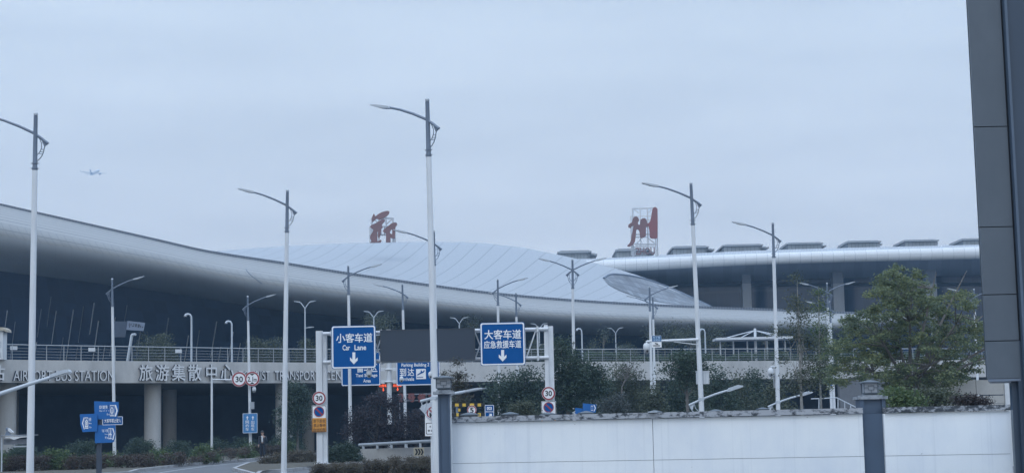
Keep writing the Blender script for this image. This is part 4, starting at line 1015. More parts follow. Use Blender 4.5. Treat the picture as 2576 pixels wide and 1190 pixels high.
m_ = MB(); m_.ring(circ(X, Z, Q), circ(X, Z, Q * .82), DN - .09, DN - .076); u = Q * .6; m_.prism([(X - u, Z + u + .02), (X - u - .03, Z + u - .02), (X + u, Z - u - .02), (X + u + .03, Z - u + .02)], DN - .105, DN - .095); m_.build('red_mark', RED, s_)
m_ = MB(); m_.prism([(X - .13, Z - .1), (X + .13, Z - .1), (X + .13, Z + .01), (X + .08, Z + .1), (X - .08, Z + .1), (X - .13, Z + .01)], DN - .094, DN - .08); m_.box(X - .12, X - .07, DN - .094, DN - .08, Z - .15, Z - .1); m_.box(X + .07, X + .12, DN - .094, DN - .08, Z - .15, Z - .1); m_.build('car_symbol', BLACK, s_)
a, b, c, d = rect(DN, *[v for q in zn((365, 768), (590, 998)) for v in q]); m_ = MB(); m_.ring(rrect(a, b, c, d, .03, 3), rrect(a + .02, b - .02, c + .02, d - .02, .025, 3), DN - .036, DN - .028); m_.build('text_frame', BLACK, s_)
ztext(DN, DN - .035, [('未', 428, 825, 472, 862), ('营', 400, 905, 442, 948), ('运', 458, 905, 500, 948)], s_, .02, 5.95, 1380, 1300, BLACK)
m_ = MB(); m_.tube([P(1086, 1000, DN + .1), (P(1086, 1100, DN).x, DN + .1, 0)], .05, 8); m_.build('post', WHITE, s_, True)

# black and yellow barrier, 5 disc, small blue board behind the wall
DY = 68.0
s_ = thing('height_barrier', 'black and yellow banded height barrier beams behind the white wall', 'barrier', P(1200, 1045, DY))
zy = lambda *p: zz(1520, 1340, 11.9, p)
for nm, y0, y1, bands in (('upper_beam', 295, 395, ((230,380),(530,665),(825,1000),(1140,1280))), ('lower_beam', 680, 790, ((285,380),(1145,1275)))):
    m_ = MB(); (xa_, za_), (xb_, zb2) = pxz(DY, *zy((90, y0), (1430, y1))); m_.box(xa_, xb_, DY - .06, DY + .06, zb2, za_)
    m_.build(nm, BLACK, s_)
    m_ = MB()
    for u, v in bands: (x0, z0), (x1, z1) = pxz(DY, *zy((u, y0), (v, y1))); m_.box(x0, x1, DY - .075, DY + .075, z1 - .008, z0 + .008)
    m_.build('yellow_band', YELLOW, s_)
m_ = MB(); (x0, z0), (x1, z1) = pxz(DY, *zy((355, 495), (445, 605))); m_.box(x0, x1, DY - .05, DY + .05, z1, z0); m_.build('yellow_block', YELLOW, s_)
m_ = MB(); m_.tube([P(1181, 1020, DY), (P(1181, 1050, DY).x, DY, 0)], .04, 6); m_.tube([P(1150, 1018, DY), (P(1150, 1050, DY).x, DY, 0)], .06, 6); m_.build('post', GREYM, s_)
s_ = thing('speed_limit_sign', 'small 5 speed limit disc on the black and yellow barrier', 'road sign', P(1187, 1031, DY), 'speed limit discs')
limit_disc(s_, DY - .1, 1187, 1031, 12, '5', 4.6, 6.6)
DC = 72.0
s_ = thing('car_board', 'small blue board with white word plate and slanting arrow above the wall', 'road sign', (P(1231.5, 1050, DC).x, DC, 0))
panel(s_, DC, 1219.5, 1018, 1243, 1056, BLUE, WHITE2, .02, .02)
a, b, c, d = rect(DC, 1225, 1023, 1237, 1030.5); m_ = MB(); m_.box(a, b, DC - .072, DC - .062, c, d); m_.build('word_plate', WHITE2, s_)
label_text(s_, DC, DC - .08, [('CAR', 1226, 1024.2, 1236, 1029.2)], BLUE, 'word', .02); label_text(s_, DC, DC - .073, [('网约车停车场', 1222, 1033, 1240.5, 1037)], WHITE2, 'lettering', .014)
arrow(DC, DC - .066, [(1226, 1049), (1232.5, 1042.5), (1230, 1040), (1237.5, 1040), (1237.5, 1047.5), (1235, 1045), (1228.5, 1051.5)], s_)
m_ = MB(); m_.tube([(P(1231.5, 1050, DC).x, DC + .05, 0), P(1231.5, 1020, DC + .05)], .04, 6); m_.build('post', GREYM, s_)
s_ = thing('arrow_fin', 'blue direction fin pointing right, just above the wall beside the double-arm lamp', 'road sign', (P(1478, 1040, DC).x, DC, 0))
m_ = MB(); m_.prism(pxz(DC, (1466, 1014), (1500, 1017), (1500, 1027), (1498, 1037), (1466, 1034))[::-1], DC - .08, DC); m_.build('fin', BLUE2, s_)
m_ = MB(); poly_(m_, DC, DC - .081, [(1493, 1018), (1495, 1018), (1498.5, 1026), (1495, 1034), (1493, 1034), (1496.5, 1026)]); outl(m_, DC, DC - .081, [(1486.5, 1020), (1491.5, 1020), (1491.5, 1032.5), (1486.5, 1032.5)], .2); m_.build('symbols', WHITE2, s_)
m_ = MB(); m_.prism(pxz(DC, (1447, 1025), (1485, 1029), (1485, 1040), (1447, 1040))[::-1], DC + .04, DC + .1); m_.build('rear_fin', BLUE2, s_)
m_ = MB(); m_.box(P(1470, 1030, DC).x - .05, P(1470, 1030, DC).x + .05, DC + .001, DC + .039, 0, P(1470, 1014, DC).z); m_.build('post', DARK, s_)

# camera boom, cabinets and small boards on the lamps at right
DK = Dz(1738, 460, 12.0)
bm = thing('camera_boom', 'white horizontal boom with thin brace reaching left from the street lamp', 'boom', P(1755, 857, DK))
m_ = MB(); m_.tube([P(1757, 853.5, DK - .12), P(1665, 857, DK - .12), P(1627, 858.5, DK - .12)], [.06, .05, .045], 8); m_.build('tube', WHITE, bm, True)
m_ = MB(); m_.tube([P(1757, 867, DK - .12), P(1695, 859.5, DK - .12)], .02, 5); m_.build('brace', WHITE, bm)
cm = thing('dome_camera', 'large white dome camera hanging from the end of the camera boom', 'camera', P(1627, 870, DK - .12)); p = P(1627, 879, DK - .12); ptz(cm, p.x, p.y, p.z - .02, 1, (p.x, p.y + .01, P(1627, 858.5, DK).z))
s_ = thing('camera_notice', 'small blue and white traffic camera notice hanging on the boom', 'sign', P(1651.5, 874, DK - .2))
panel(s_, DK - .2, 1639.5, 844, 1664, 874, WHITE2, None, .02, t=.03); a, b, c, d = rect(DK - .2, 1639.5, 844, 1664, 859); m_ = MB(); m_.box(a + .01, b - .01, DK - .245, DK - .232, c, d - .01); m_.build('blue_field', mat('notice_blue', (.015, .10, .24), .4), s_)
label_text(s_, DK - .2, DK - .25, [('电子警', 1642.5, 846, 1661, 851.5), ('察抓拍', 1642.5, 852.7, 1661, 858)], mat('pale_blue_text', (.42, .58, .75), .5), 'lettering', .014)
m_ = MB(); poly_(m_, DK - .2, DK - .232, [(1647, 862), (1655, 864), (1656, 866.5), (1652, 866), (1648, 864.5)]); poly_(m_, DK - .2, DK - .232, [(1642, 867.5), (1661, 867.5), (1661, 868.5), (1642, 868.5)]); poly_(m_, DK - .2, DK - .232, [(1643, 870), (1660, 870), (1660, 871), (1643, 871)]); m_.build('symbol', BLACK, s_)
s_ = thing('pole_cabinet', 'white equipment cabinet strapped to the camera-boom lamp pole', 'cabinet', P(1767, 965, DK + .2)); a, b, c, d = rect(DK + .25, 1752.5, 935, 1783.5, 965.5)
m_ = MB(); m_.box(a, b, DK + .13, DK + .5, c, d); m_.box(a - .03, b + .03, DK + .10, DK + .53, d, d + .035); m_.build('body', WHITE, s_)
m_ = MB(); [m_.box(a + .05 + (b - a) * k / 5, a + .07 + (b - a) * k / 5, DK + .118, DK + .129, c + .04, d - .04) for k in range(5)]; m_.build('ribs', LGREY, s_)
DJ = Dz(1944, 560, 12.0)
cm = thing('dome_camera', 'white dome camera bracketed to the lamp left of the sparse tree', 'camera', P(1941, 938, DJ - .1)); p = P(1940, 937, DJ - .1); ptz(cm, p.x - .02, p.y, p.z - .06, 1, (P(1952, 930, DJ).x, DJ - .1))
s_ = thing('pole_box', 'grey and rusty box behind the lamp pole below the dome camera', 'box', P(1956, 974, DJ)); a, b, c, d = rect(DJ, 1948, 944, 1963, 975); m_ = MB(); m_.box(a, b, DJ + .13, DJ + .35, c, d); m_.build('body', stain_mat('rusty_box', (.34, .36, .38), (.22, .17, .15), .45, .6, (1, 1, 1), 3), s_)
m_ = MB(); m_.box(a - .01, b + .01, DJ + .11, DJ + .36, d, d + .03); m_.build('lid', LGREY, s_)
DI = Dz(2080, 712, 12.0) - .25
s_ = thing('camera_notice', 'small blue and white camera notice low on the lamp behind the sparse tree', 'sign', P(2086, 977, DI)); panel(s_, DI, 2080, 959, 2093.5, 977, WHITE2, None, .02, t=.03)
a, b, c, d = rect(DI, 2080, 959, 2093.5, 969); m_ = MB(); m_.box(a + .01, b - .01, DI - .045, DI - .032, c, d - .01); m_.build('blue_field', mat('notice_blue2', (.02, .14, .45), .4), s_)
m_ = MB(); poly_(m_, DI, DI - .032, [(2083, 970), (2090, 971), (2091, 973), (2086, 973)]); poly_(m_, DI, DI - .032, [(2082, 974.5), (2091.5, 974.5), (2091.5, 975.3), (2082, 975.3)]); m_.build('symbol', BLACK, s_)
cm = thing('dome_camera', 'dome camera on the lamp pole in front of the arrivals board', 'camera', P(1012, 955, 100)); p = P(1012, 952, 100.5); ptz(cm, p.x - .05, p.y, p.z - .1, .8, (P(1017, 945, 100.5).x, 100.6))
D3 = Dz(1071, 248, 12.0)
cm = thing('dome_camera', 'dome camera peeping out left of the tallest lamp beside the arrivals board', 'camera', P(1083, 940, D3)); p = P(1083, 939, D3); ptz(cm, p.x, p.y, p.z - .08, .45, (P(1092, 930, D3).x, D3))
# bullet camera and flat shelter roof at far left
DX = 82.0
s_ = thing('shelter_box', 'grey stall with flat white-edged roof and torn banner behind the first lamp', 'stall', P(40, 1180, DX))
zs = lambda *p: zz(0, 1380, 8.5, p)
(x0, z0), (x1, z1) = pxz(DX, *zs((-60, 775), (900, 850)))
m_ = MB(); m_.box(x0, x1, DX, DX + 1.2, z1 + .12, z0); m_.build('roof', mat('stall_roof', (.25, .28, .32), .6), s_)
m_ = MB(); m_.prism(pxz(DX, *zs((165,815),(900,800),(900,815),(600,845),(520,870),(410,905),(330,875),(290,850),(170,850)))[::-1], DX - .06, DX - .01); m_.build('banner', WHITE, s_)
m_ = MB(); (a, b), (c, d) = pxz(DX, *zs((50, 890), (770, 1030))); m_.box(a, c, DX + .3, DX + .36, d, b); m_.build('board', mat('stall_board', (.20, .23, .28), .6, var=.4, scale=3), s_)
m_ = MB(); m_.box(a + .5, a + 1.25, DX + .25, DX + .29, d - .14, d - .07); m_.build('ledge', LGREY, s_)
m_ = MB()
for px in (3, 72): q = P(px, 1100, DX); m_.box(q.x - .03, q.x + .03, DX + .1, DX + .16, 0.13, z0 - .05)
m_.build('legs', LGREY, s_)
cb = thing('bullet_camera', 'white bullet camera on a swivel base on the stall roof', 'camera', P(26, 1109, DX + .3))
m_ = MB(); m_.prism(pxz(DX + .3, *zs((240,575),(275,580),(395,690),(320,700),(235,640)))[::-1], DX + .22, DX + .38); m_.build('housing', WHITE, cb)
m_ = MB(); m_.prism(pxz(DX + .3, *zs((150,780),(165,735),(200,650),(260,665),(300,740),(285,780)))[::-1], DX + .24, DX + .36); p = pxz(DX + .3, *zs((203, 600)))[0]; m_.lathe([(.02, -.08), (.07, -.05), (.07, .05), (.02, .08)], (p[0], DX + .3, p[1]), 10); m_.build('swivel', GREYM, cb)
# ================================================================== WHITE PANEL WALL, PILLARS, CLAD COLUMN
PAN = stain_mat('wall_panel', (0.73, 0.775, 0.805), (0.60, 0.66, 0.735), .42, .80, (.9, 1, .5), 1.3, .42, 4)
_t = PAN.node_tree; _b = _t.nodes['Principled BSDF']; _src = _b.inputs['Base Color'].links[0].from_socket
_c = N(_t, 'ShaderNodeTexCoord')
def _layer(scale, nscale, lo, hi, col, amt, src):
    mp_ = N(_t, 'ShaderNodeMapping'); mp_.inputs['Scale'].default_value = scale; _t.links.new(_c.outputs['Object'], mp_.inputs[0])
    n_ = N(_t, 'ShaderNodeTexNoise'); n_.inputs['Scale'].default_value = nscale; n_.inputs['Detail'].default_value = 3; _t.links.new(mp_.outputs[0], n_.inputs['Vector'])
    r_ = N(_t, 'ShaderNodeMapRange'); r_.inputs[1].default_value = lo; r_.inputs[2].default_value = hi; r_.inputs[4].default_value = amt; _t.links.new(n_.outputs[0], r_.inputs[0])
    x_ = N(_t, 'ShaderNodeMix', data_type='RGBA'); _t.links.new(r_.outputs[0], x_.inputs[0]); _t.links.new(src, x_.inputs[6]); x_.inputs[7].default_value = (*col, 1); return x_.outputs[2]
_src = _layer((7, 1, .12), 2.2, .58, .78, (.50, .55, .60), .35, _src)     # faint rain streaks
_src = _layer((1, 1, 1), 16, .755, .775, (.12, .14, .17), .8, _src)        # small dark specks
_t.links.new(_src, _b.inputs['Base Color'])
COPE = stain_mat('mouldy_coping', (0.33, 0.355, 0.39), (0.045, 0.055, 0.068), .48, .60, (1.0, 1, 1.6), 9, .9, 10)
SLATE = mat('slate_paint', (0.052, 0.085, 0.135), .5, var=.10, scale=2)
SLATE2 = mat('slate_edge', (0.075, 0.11, 0.16), .5, var=.08)
wd = lambda x: 27.0 - (x - 1133) * 0.00108
wall = thing('panel_wall', 'long white panelled wall with mould-stained concrete coping across the foreground', 'wall', (P(1650, 1190, 26.5).x, 26.5, 0))
A = P(1128, 1050, wd(1128)); B = P(2541, 1018, wd(2541)); ux = (B.x - A.x); 
fx = lambda x: P(x, 1040, wd(x)).x
def wseg(x0, x1, z0, z1, name, m, y0=0.0, y1=.1, gap=.004):
    a, b = fx(x0) + gap, fx(x1) - gap; m_ = MB(); ya, yb = wd(x0), wd(x1)
    vs = [(a, ya + y0, z0), (b, yb + y0, z0), (b, yb + y1, z0), (a, ya + y1, z0), (a, ya + y0, z1), (b, yb + y0, z1), (b, yb + y1, z1), (a, ya + y1, z1)]
    m_.add(vs, [(0, 1, 5, 4), (1, 2, 6, 5), (2, 3, 7, 6), (3, 0, 4, 7), (4, 5, 6, 7), (3, 2, 1, 0)]); return m_.build(name, m, wall)
for x0, x1 in ((1128, 1641), (1641, 2170), (2222, 2541)):
    wseg(x0, x1, 0.06, 1.142, 'panel', PAN); wseg(x0, x1, 1.148, 1.79, 'panel', PAN)
wseg(1128, 2170, 1.80, 1.885, 'coping', COPE, -.05, .16); wseg(2224, 2541, 1.80, 1.885, 'coping', stain_mat('dark_coping', (0.33, 0.355, 0.39), (0.04, 0.05, 0.062), .38, .52, (1.0, 1, 1.6), 12, .9, 10), -.05, .16)
wseg(1128, 2541, 0.0, 1.79, 'backing', SLATE, .101, .13)
m_ = MB(); q = P(1641, 1036, 26.4); m_.box(q.x - .07, q.x + .07, 26.30, 26.40, 1.886, 1.90); m_.build('joint_block', LGREY, wall)
# return wall running towards the viewer at the right end
m_ = MB(); e0 = Vector((B.x + .02, wd(2541), 0)); e1 = P(2568, 1190, 17.5)
ret = thing('return_wall', 'short white wall running towards the viewer at the far right, beside the clad column', 'wall', (e0.x, e0.y - 1, 0))
m_.add([(e0.x + .03, e0.y - .1, 0), (e1.x + .02, e1.y, 0), (e1.x + .02, e1.y, 1.79), (e0.x + .03, e0.y - .1, 1.79), (e0.x + .13, e0.y - .1, 0), (e1.x + .12, e1.y, 0), (e1.x + .12, e1.y, 1.79), (e0.x + .13, e0.y - .1, 1.79)], [(0, 3, 2, 1), (4, 5, 6, 7), (3, 7, 6, 2), (1, 2, 6, 5), (0, 4, 7, 3)]); m_.build('panel', PAN, ret)
m_ = MB(); m_.box(e0.x - .045, e0.x + .028, e0.y - .14, e0.y - .09, 0, 1.80); m_.build('corner_post', mat('corner_grey', (.16, .19, .22), .6), ret)

LANT = stain_mat('lantern_frame', (0.085, 0.11, 0.135), (0.25, 0.275, 0.30), .56, .70, (1, 1, 1), 9, .7)
LPANE = mat('lantern_pane', (0.27, 0.30, 0.34), .35, var=.1)
PLATE = stain_mat('cap_plate', (0.27, 0.30, 0.335), (0.12, 0.14, 0.165), .45, .65, (1, 1, 1), 8)
def lantern_pillar(label, D, x0, x1, yplate, wplate, ylant, wl, wr, hroof, group=None, dark=True):
    cx = (x0 + x1) / 2; p = P(cx, yplate, D); s_ = S(D); r = (x1 - x0) / 2 * s_
    t = thing('lantern_pillar', label, 'pillar', (p.x, D + r, 0), group)
    m_ = MB(); e = r * .28
    m_.box(p.x - r, p.x + r, D + .02, D + 2 * r, 0, p.z - .045)
    m_.box(p.x - r, p.x - r + e, D - .012, D + .019, 0, p.z - .045); m_.box(p.x + r - e, p.x + r, D - .012, D + .019, 0, p.z - .045)
    m_.build('shaft', SLATE, t)
    m_ = MB(); m_.box(p.x + r + .001, p.x + r + .02, D + .05, D + 2 * r, 0, p.z - .05); m_.build('side_face', PAN if not dark else SLATE2, t)
    w2 = wplate / 2 * s_; yc = D + r
    m_ = MB(); m_.box(p.x - w2, p.x + w2, yc - w2, yc + w2, p.z - .044, p.z); m_.box(p.x - w2 * .7, p.x + w2 * .7, yc - w2 * .7, yc + w2 * .7, p.z + .001, p.z + .02); m_.build('cap_plate', PLATE, t)
    lan = lantern((p.x, yc, p.z + .02), wl / 2 * s_, (yplate - ylant) * s_, wr / 2 * s_, hroof * s_, t)
    return t
def lantern(c, w, h, wr, hr, t):
    x, y, z = c; f = w * .12
    m_ = MB(); m_.box(x - w * .8, x + w * .8, y - w * .8, y + w * .8, z + .001, z + h * .14)
    for sx in (-1, 1):
        for sy in (-1, 1): m_.box(x + sx * w - f * (sx > 0), x + sx * w + f * (sx < 0), y + sy * w - f * (sy > 0), y + sy * w + f * (sy < 0), z + h * .15, z + h)
    a = w * .42
    for yy in (y - w - .002, y + w - f * .5):
        m_.ring([(x - a, z + h * .42), (x + a, z + h * .42), (x + a, z + h * .82), (x - a, z + h * .82)], [(x - a * .84, z + h * .47), (x + a * .84, z + h * .47), (x + a * .84, z + h * .77), (x - a * .84, z + h * .77)], yy, yy + f * .5)
        m_.box(x - w + f, x - a, yy, yy + f * .4, z + h * .6, z + h * .65); m_.box(x + a, x + w - f, yy, yy + f * .4, z + h * .6, z + h * .65)
        m_.box(x - f * .3, x + f * .3, yy, yy + f * .4, z + h * .22, z + h * .42)
    m_.box(x - w + f, x + w - f, y - w, y + w, z + h * .15, z + h * .22)
    body = m_.build('lantern', LANT, t)
    m_ = MB(); m_.box(x - w * .86, x + w * .86, y - w * .86, y + w * .86, z + h * .225, z + h * .995); m_.build('pane', LPANE, body)
    m_ = MB(); z0 = z + h + .001
    m_.add([(x - wr, y - wr, z0), (x + wr, y - wr, z0), (x + wr, y + wr, z0), (x - wr, y + wr, z0), (x - wr, y - wr, z0 + .018), (x + wr, y - wr, z0 + .018), (x + wr, y + wr, z0 + .018), (x - wr, y + wr, z0 + .018), (x - wr * .12, y - wr * .12, z0 + hr), (x + wr * .12, y - wr * .12, z0 + hr), (x + wr * .12, y + wr * .12, z0 + hr), (x - wr * .12, y + wr * .12, z0 + hr)],
           [(3, 2, 1, 0), (0, 1, 5, 4), (1, 2, 6, 5), (2, 3, 7, 6), (3, 0, 4, 7), (4, 5, 9, 8), (5, 6, 10, 9), (6, 7, 11, 10), (7, 4, 8, 11), (8, 9, 10, 11)])
    m_.build('lantern_roof', LANT, body); return body
lantern_pillar('slim dark blue pillar with stained lantern at the left end of the white wall', 26.6, 1101, 1131, 984, 53, 955, 39, 51, 8, dark=False)
lantern_pillar('broad dark blue pillar with lantern standing in the white wall in front of the big tree', 26.0, 2164, 2226, 996.5, 75, 966, 37, 46, 8)
first = None; near = ('second row lantern cap under the 5 speed disc', 'second row lantern cap left of the clipped bush by the right no-stopping board', 'second row lantern cap in front of the right no-stopping board', 'second row lantern cap beside the blue arrow fin', 'second row lantern cap at the foot of the close lamp pair', 'second row lantern cap right of the camera-boom lamp', 'second row lantern cap left of the dome camera lamp')
for (x, y, D), lab in zip(((1182, 1036.5, 27.8), (1283, 1035.5, 29.5), (1379, 1036, 31.5), (1474, 1033, 34), (1647, 1031, 37.5), (1800, 1029, 41), (1919, 1024, 44)), near):
    p = P(x, y, D)
    if first is None:
        t = thing('lantern_pillar', lab, 'pillar', (p.x, D, 0), 'lantern pillars behind the white wall')
        zb = p.z - .055 - .16; r = .12
        m_ = MB(); m_.box(p.x - r, p.x + r, D - r, D + r, 0, zb - .02); m_.build('shaft', SLATE, t)
        m_ = MB(); m_.box(p.x - .2, p.x + .2, D - .2, D + .2, zb - .02, zb); m_.build('cap_plate', PLATE, t)
        lantern((p.x, D, zb), .105, .16, .158, .055, t); first = t; z0 = p.z
    else:
        dup(first, lab, (p.x, D, 0), scale=(1, 1, p.z / z0))

# clad column with overhanging box at the right edge
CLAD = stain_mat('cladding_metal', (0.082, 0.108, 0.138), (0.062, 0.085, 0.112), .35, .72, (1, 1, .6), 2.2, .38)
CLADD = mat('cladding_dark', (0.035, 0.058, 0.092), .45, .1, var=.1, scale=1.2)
GAPM = mat('joint_black', (.02, .028, .04), .7)
DCOL = 13.0
col = thing('clad_column', 'dark grey metal-clad column with an overhanging upper box at the right edge', 'column', (P(2600, 1190, DCOL).x, DCOL, 0))
pb = P(2480, 953, DCOL); XL = P(2485, 953, DCOL).x; XM = P(2558, 700, DCOL).x; XR = XM + 1.2
joints = [953, 857.5, 741, 571, 319, -60, -420]
for a, b in zip(joints[:-1], joints[1:]):
    z0, z1 = P(2500, a, DCOL).z + .0035, P(2500, b, DCOL).z - .0035
    m_ = MB(); m_.box(XL, XM - .01, DCOL, DCOL + .03, z0, z1); m_.build('panel', CLAD, col)
zt = P(2500, -420, DCOL).z
sk = XL / DCOL * .9 + .02
def skewbox(x0, x1, y0, y1, z0, z1, k0):
    m_ = MB(); m_.add([(x0, y0, z0), (x1, y0, z0), (x1 + k0, y1, z0), (x0 + k0, y1, z0), (x0, y0, z1), (x1, y0, z1), (x1 + k0, y1, z1), (x0 + k0, y1, z1)], [(0, 1, 5, 4), (1, 2, 6, 5), (2, 3, 7, 6), (3, 0, 4, 7), (4, 5, 6, 7), (3, 2, 1, 0)]); return m_
skewbox(XL + .012, XR, DCOL + .031, DCOL + .9, pb.z + .004, zt, sk).build('core', GAPM, col)
skewbox(XL - .004, XL + .011, DCOL + .032, DCOL + .92, pb.z, zt, sk).build('side_panel', CLAD, col)
skewbox(XL + .002, XM - .012, DCOL + .002, DCOL + .7, pb.z - .02, pb.z - .001, sk * .78).build('underside_plate', GREYM, col)
m_ = MB(); m_.box(XM + .008, XM + .028, DCOL - .05, DCOL + .03, 0, zt); m_.build('trim', SLATE2, col)
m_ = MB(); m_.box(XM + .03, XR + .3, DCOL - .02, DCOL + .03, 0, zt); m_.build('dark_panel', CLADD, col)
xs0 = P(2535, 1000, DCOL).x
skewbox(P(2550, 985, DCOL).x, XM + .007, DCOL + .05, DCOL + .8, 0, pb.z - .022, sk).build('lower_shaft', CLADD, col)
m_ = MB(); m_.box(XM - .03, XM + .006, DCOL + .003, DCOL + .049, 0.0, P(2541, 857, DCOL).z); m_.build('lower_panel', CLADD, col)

# distant pale panel wall at right, concrete barrier with rail, stair rail
DF = 60.0
fw = thing('panel_wall', 'far pale beige panelled wall seen between the big tree and the clad column', 'wall', (P(2460, 1020, DF).x, DF, 0))
PANF = stain_mat('far_panel', (0.50, 0.50, 0.48), (0.40, 0.40, 0.39), .4, .7, (1, 1, 1), .8)
for x0, x1 in ((2300, 2389), (2390, 2455), (2456, 2528)):
    for y0, y1 in ((955, 992), (994.5, 1014), (1015, 1060)):
        a, b, c, d = rect(DF, x0, y0, x1, y1); m_ = MB(); m_.box(a, b, DF, DF + .1, max(c, 0), d); m_.build('panel', PANF, fw)
a, b, c, d = rect(DF, 2528, 957, 2540, 1060); m_ = MB(); m_.box(a, b, DF - .05, DF + .15, 0, d); m_.build('end_post', WHITE, fw)
DBr = 93.0
bw = thing('concrete_barrier', 'pale concrete barrier wall carrying a steel rail and a black-arrow board', 'barrier', P(1000, 1165, DBr))
a = P(905, 1129, DBr); b = P(1105, 1122, 90); a0 = P(918, 1171, DBr)
m_ = MB(); m_.add([(a0.x, DBr, .1), (b.x + 2, 90, .1), (b.x + 2, 90, b.z), (a.x, DBr, a.z), (a0.x, DBr + .3, .1), (b.x + 2, 90.3, .1), (b.x + 2, 90.3, b.z), (a.x, DBr + .3, a.z)], [(0, 1, 2, 3), (4, 7, 6, 5), (3, 2, 6, 7), (0, 3, 7, 4), (1, 5, 6, 2)]); m_.build('wall', stain_mat('barrier_concrete', (.44, .45, .45), (.33, .335, .34), .4, .7, (1, 1, .5), .9), bw)
m_ = MB(); ra, rb = P(903, 1119, DBr), P(1120, 1107, 90); m_.tube([(ra.x, DBr + .1, ra.z), (rb.x, 90.1, rb.z)], .09, 8); m_.build('rail', mat('rail_grey', (.24, .27, .30), .5), bw, True)
for k in range(6):
    t = (k + .3) / 6; m_ = MB(); q = Vector((ra.x, DBr + .1, ra.z)).lerp(Vector((rb.x, 90.1, rb.z)), t); q0 = Vector((a.x, DBr, a.z)).lerp(Vector((b.x, 90, b.z)), t); m_.box(q.x - .06, q.x + .06, q.y - .06, q.y + .06, q0.z - .02, q.z); m_.build('rail_post', LGREY, bw)
s_ = thing('chevron_board', 'small pale board with three black chevrons on the concrete barrier', 'road sign', P(1054, 1146, 90)); panel(s_, 89.9, 1040.5, 1125, 1067, 1146.5, mat('faded_cream', (.42, .38, .28), .6), None, .02, t=.04)
m_ = MB()
for k in range(3): 
    x = 1043.5 + 7 * k; poly_(m_, 89.9, 89.86, [(x, 1128), (x + 4.5, 1128), (x + 8.5, 1136), (x + 4.5, 1144), (x, 1144), (x + 4, 1136)])
m_.build('chevrons', BLACK, s_)
DST = 92.0
st = thing('stair_railing', 'thin metal stair railing behind the wall left of the broad lantern pillar', 'railing', P(2120, 1020, DST))
m_ = MB(); bars(m_, DST, .03, [((2040, 1003), (2105, 1000)), ((2105, 1000), (2155, 1025)), ((2108, 1001), (2108, 1040)), ((2125, 1010), (2125, 1040)), ((2140, 1017), (2140, 1040)), ((2060, 1003), (2060, 1040))]); m_.build('rails', LGREY, st)
sw = thing('side_wall', 'plain grey wall under the elevated road behind the stair railing', 'wall', (P(2150, 1020, 150).x, 150, 0)); m_ = MB(); q0, q1 = P(2112, 980, 155), P(2260, 980, 158); m_.box(q0.x, q1.x, 155, 156, 0, 5.7); m_.build('wall', mat('grey_render', (.12, .13, .145), .8, var=.1), sw)

# cable-stayed canopy and tilted billboard on the elevated road
DCA = Dz(1899, 857, DECKZ + 3.2)
cc = thing('cable_canopy', 'flat white canopy hung by cables from a short mast on the elevated road', 'canopy', (P(1899, 860, DCA).x, DCA, DECKZ))
m_ = MB(); q = P(1899, 826, DCA); m_.tube([(q.x, DCA, DECKZ), (q.x, DCA, q.z)], .14, 8); m_.build('mast', WHITE, cc, True)
m_ = MB(); x0, z0 = pxz(DCA, (1798, 857))[0]; x1, z1 = pxz(DCA, (1990, 857))[0]; m_.box(x0, x1, DCA - 1.5, DCA + 2, z0, z0 + .25); m_.build('roof', WHITE, cc)
m_ = MB()
for x, y in ((1806, 855), (1850, 856), (1955, 842), (1985, 856)): m_.tube([P(1899, 831, DCA), P(x, y, DCA - .5)], .045, 5)
m_.build('cable', WHITE, cc)
m_ = MB()
for x in (1812, 1845, 1880, 1930, 1975): q = P(x, 870, DCA + .4); m_.tube([(q.x, DCA + .4, DECKZ), (q.x, DCA + .4, z0)], .08, 6)
m_.build('prop', WHITE, cc)
DBB = 150.0
bb = thing('billboard', 'tilted grey billboard on a leaning post behind the railing above the STATION lettering', 'billboard', P(335, 905, DBB))
BBM = mat('billboard_grey', (.16, .20, .27), .6, var=.1); zb = lambda *p: zz(400, 1080, 19.83, p)
m_ = MB(); m_.prism(pxz(DBB, *zb((640,100),(1810,230),(1700,780),(560,700)))[::-1], DBB - .1, DBB); m_.build('board', BBM, bb)
m_ = MB(); m_.prism(pxz(DBB + .4, *zb((-250,140),(620,140),(560,700),(480,1200),(-250,1200)))[::-1], DBB + .3, DBB + .35); m_.build('rear_board', mat('billboard_dark', (.045, .065, .10), .6), bb)
m_ = MB()
for pts in (((740,250),(800,250),(780,360),(820,540),(760,560),(720,400)), ((850,270),(920,280),(900,360),(880,460),(840,400)), ((980,270),(1110,290),(1070,490),(940,480),(960,400),(1040,430),(1060,320),(1000,310)), ((1170,290),(1290,310),(1240,520),(1130,500)), ((1340,320),(1480,340),(1420,560),(1310,530)), ((1490,410),(1560,420),(1530,550),(1470,550)), ((1590,500),(1690,480),(1680,560),(1600,570))): poly_(m_, DBB, DBB - .105, zb(*pts))
m_.build('strokes', DARK, bb)
m_ = MB(); m_.tube([P(332, 842, DBB), (P(316, 905, DBB).x, DBB, DECKZ)], .14, 8); m_.tube([P(332, 842, DBB), P(341, 841, DBB - .3)], .12, 6); m_.build('post', LGREY, bb)

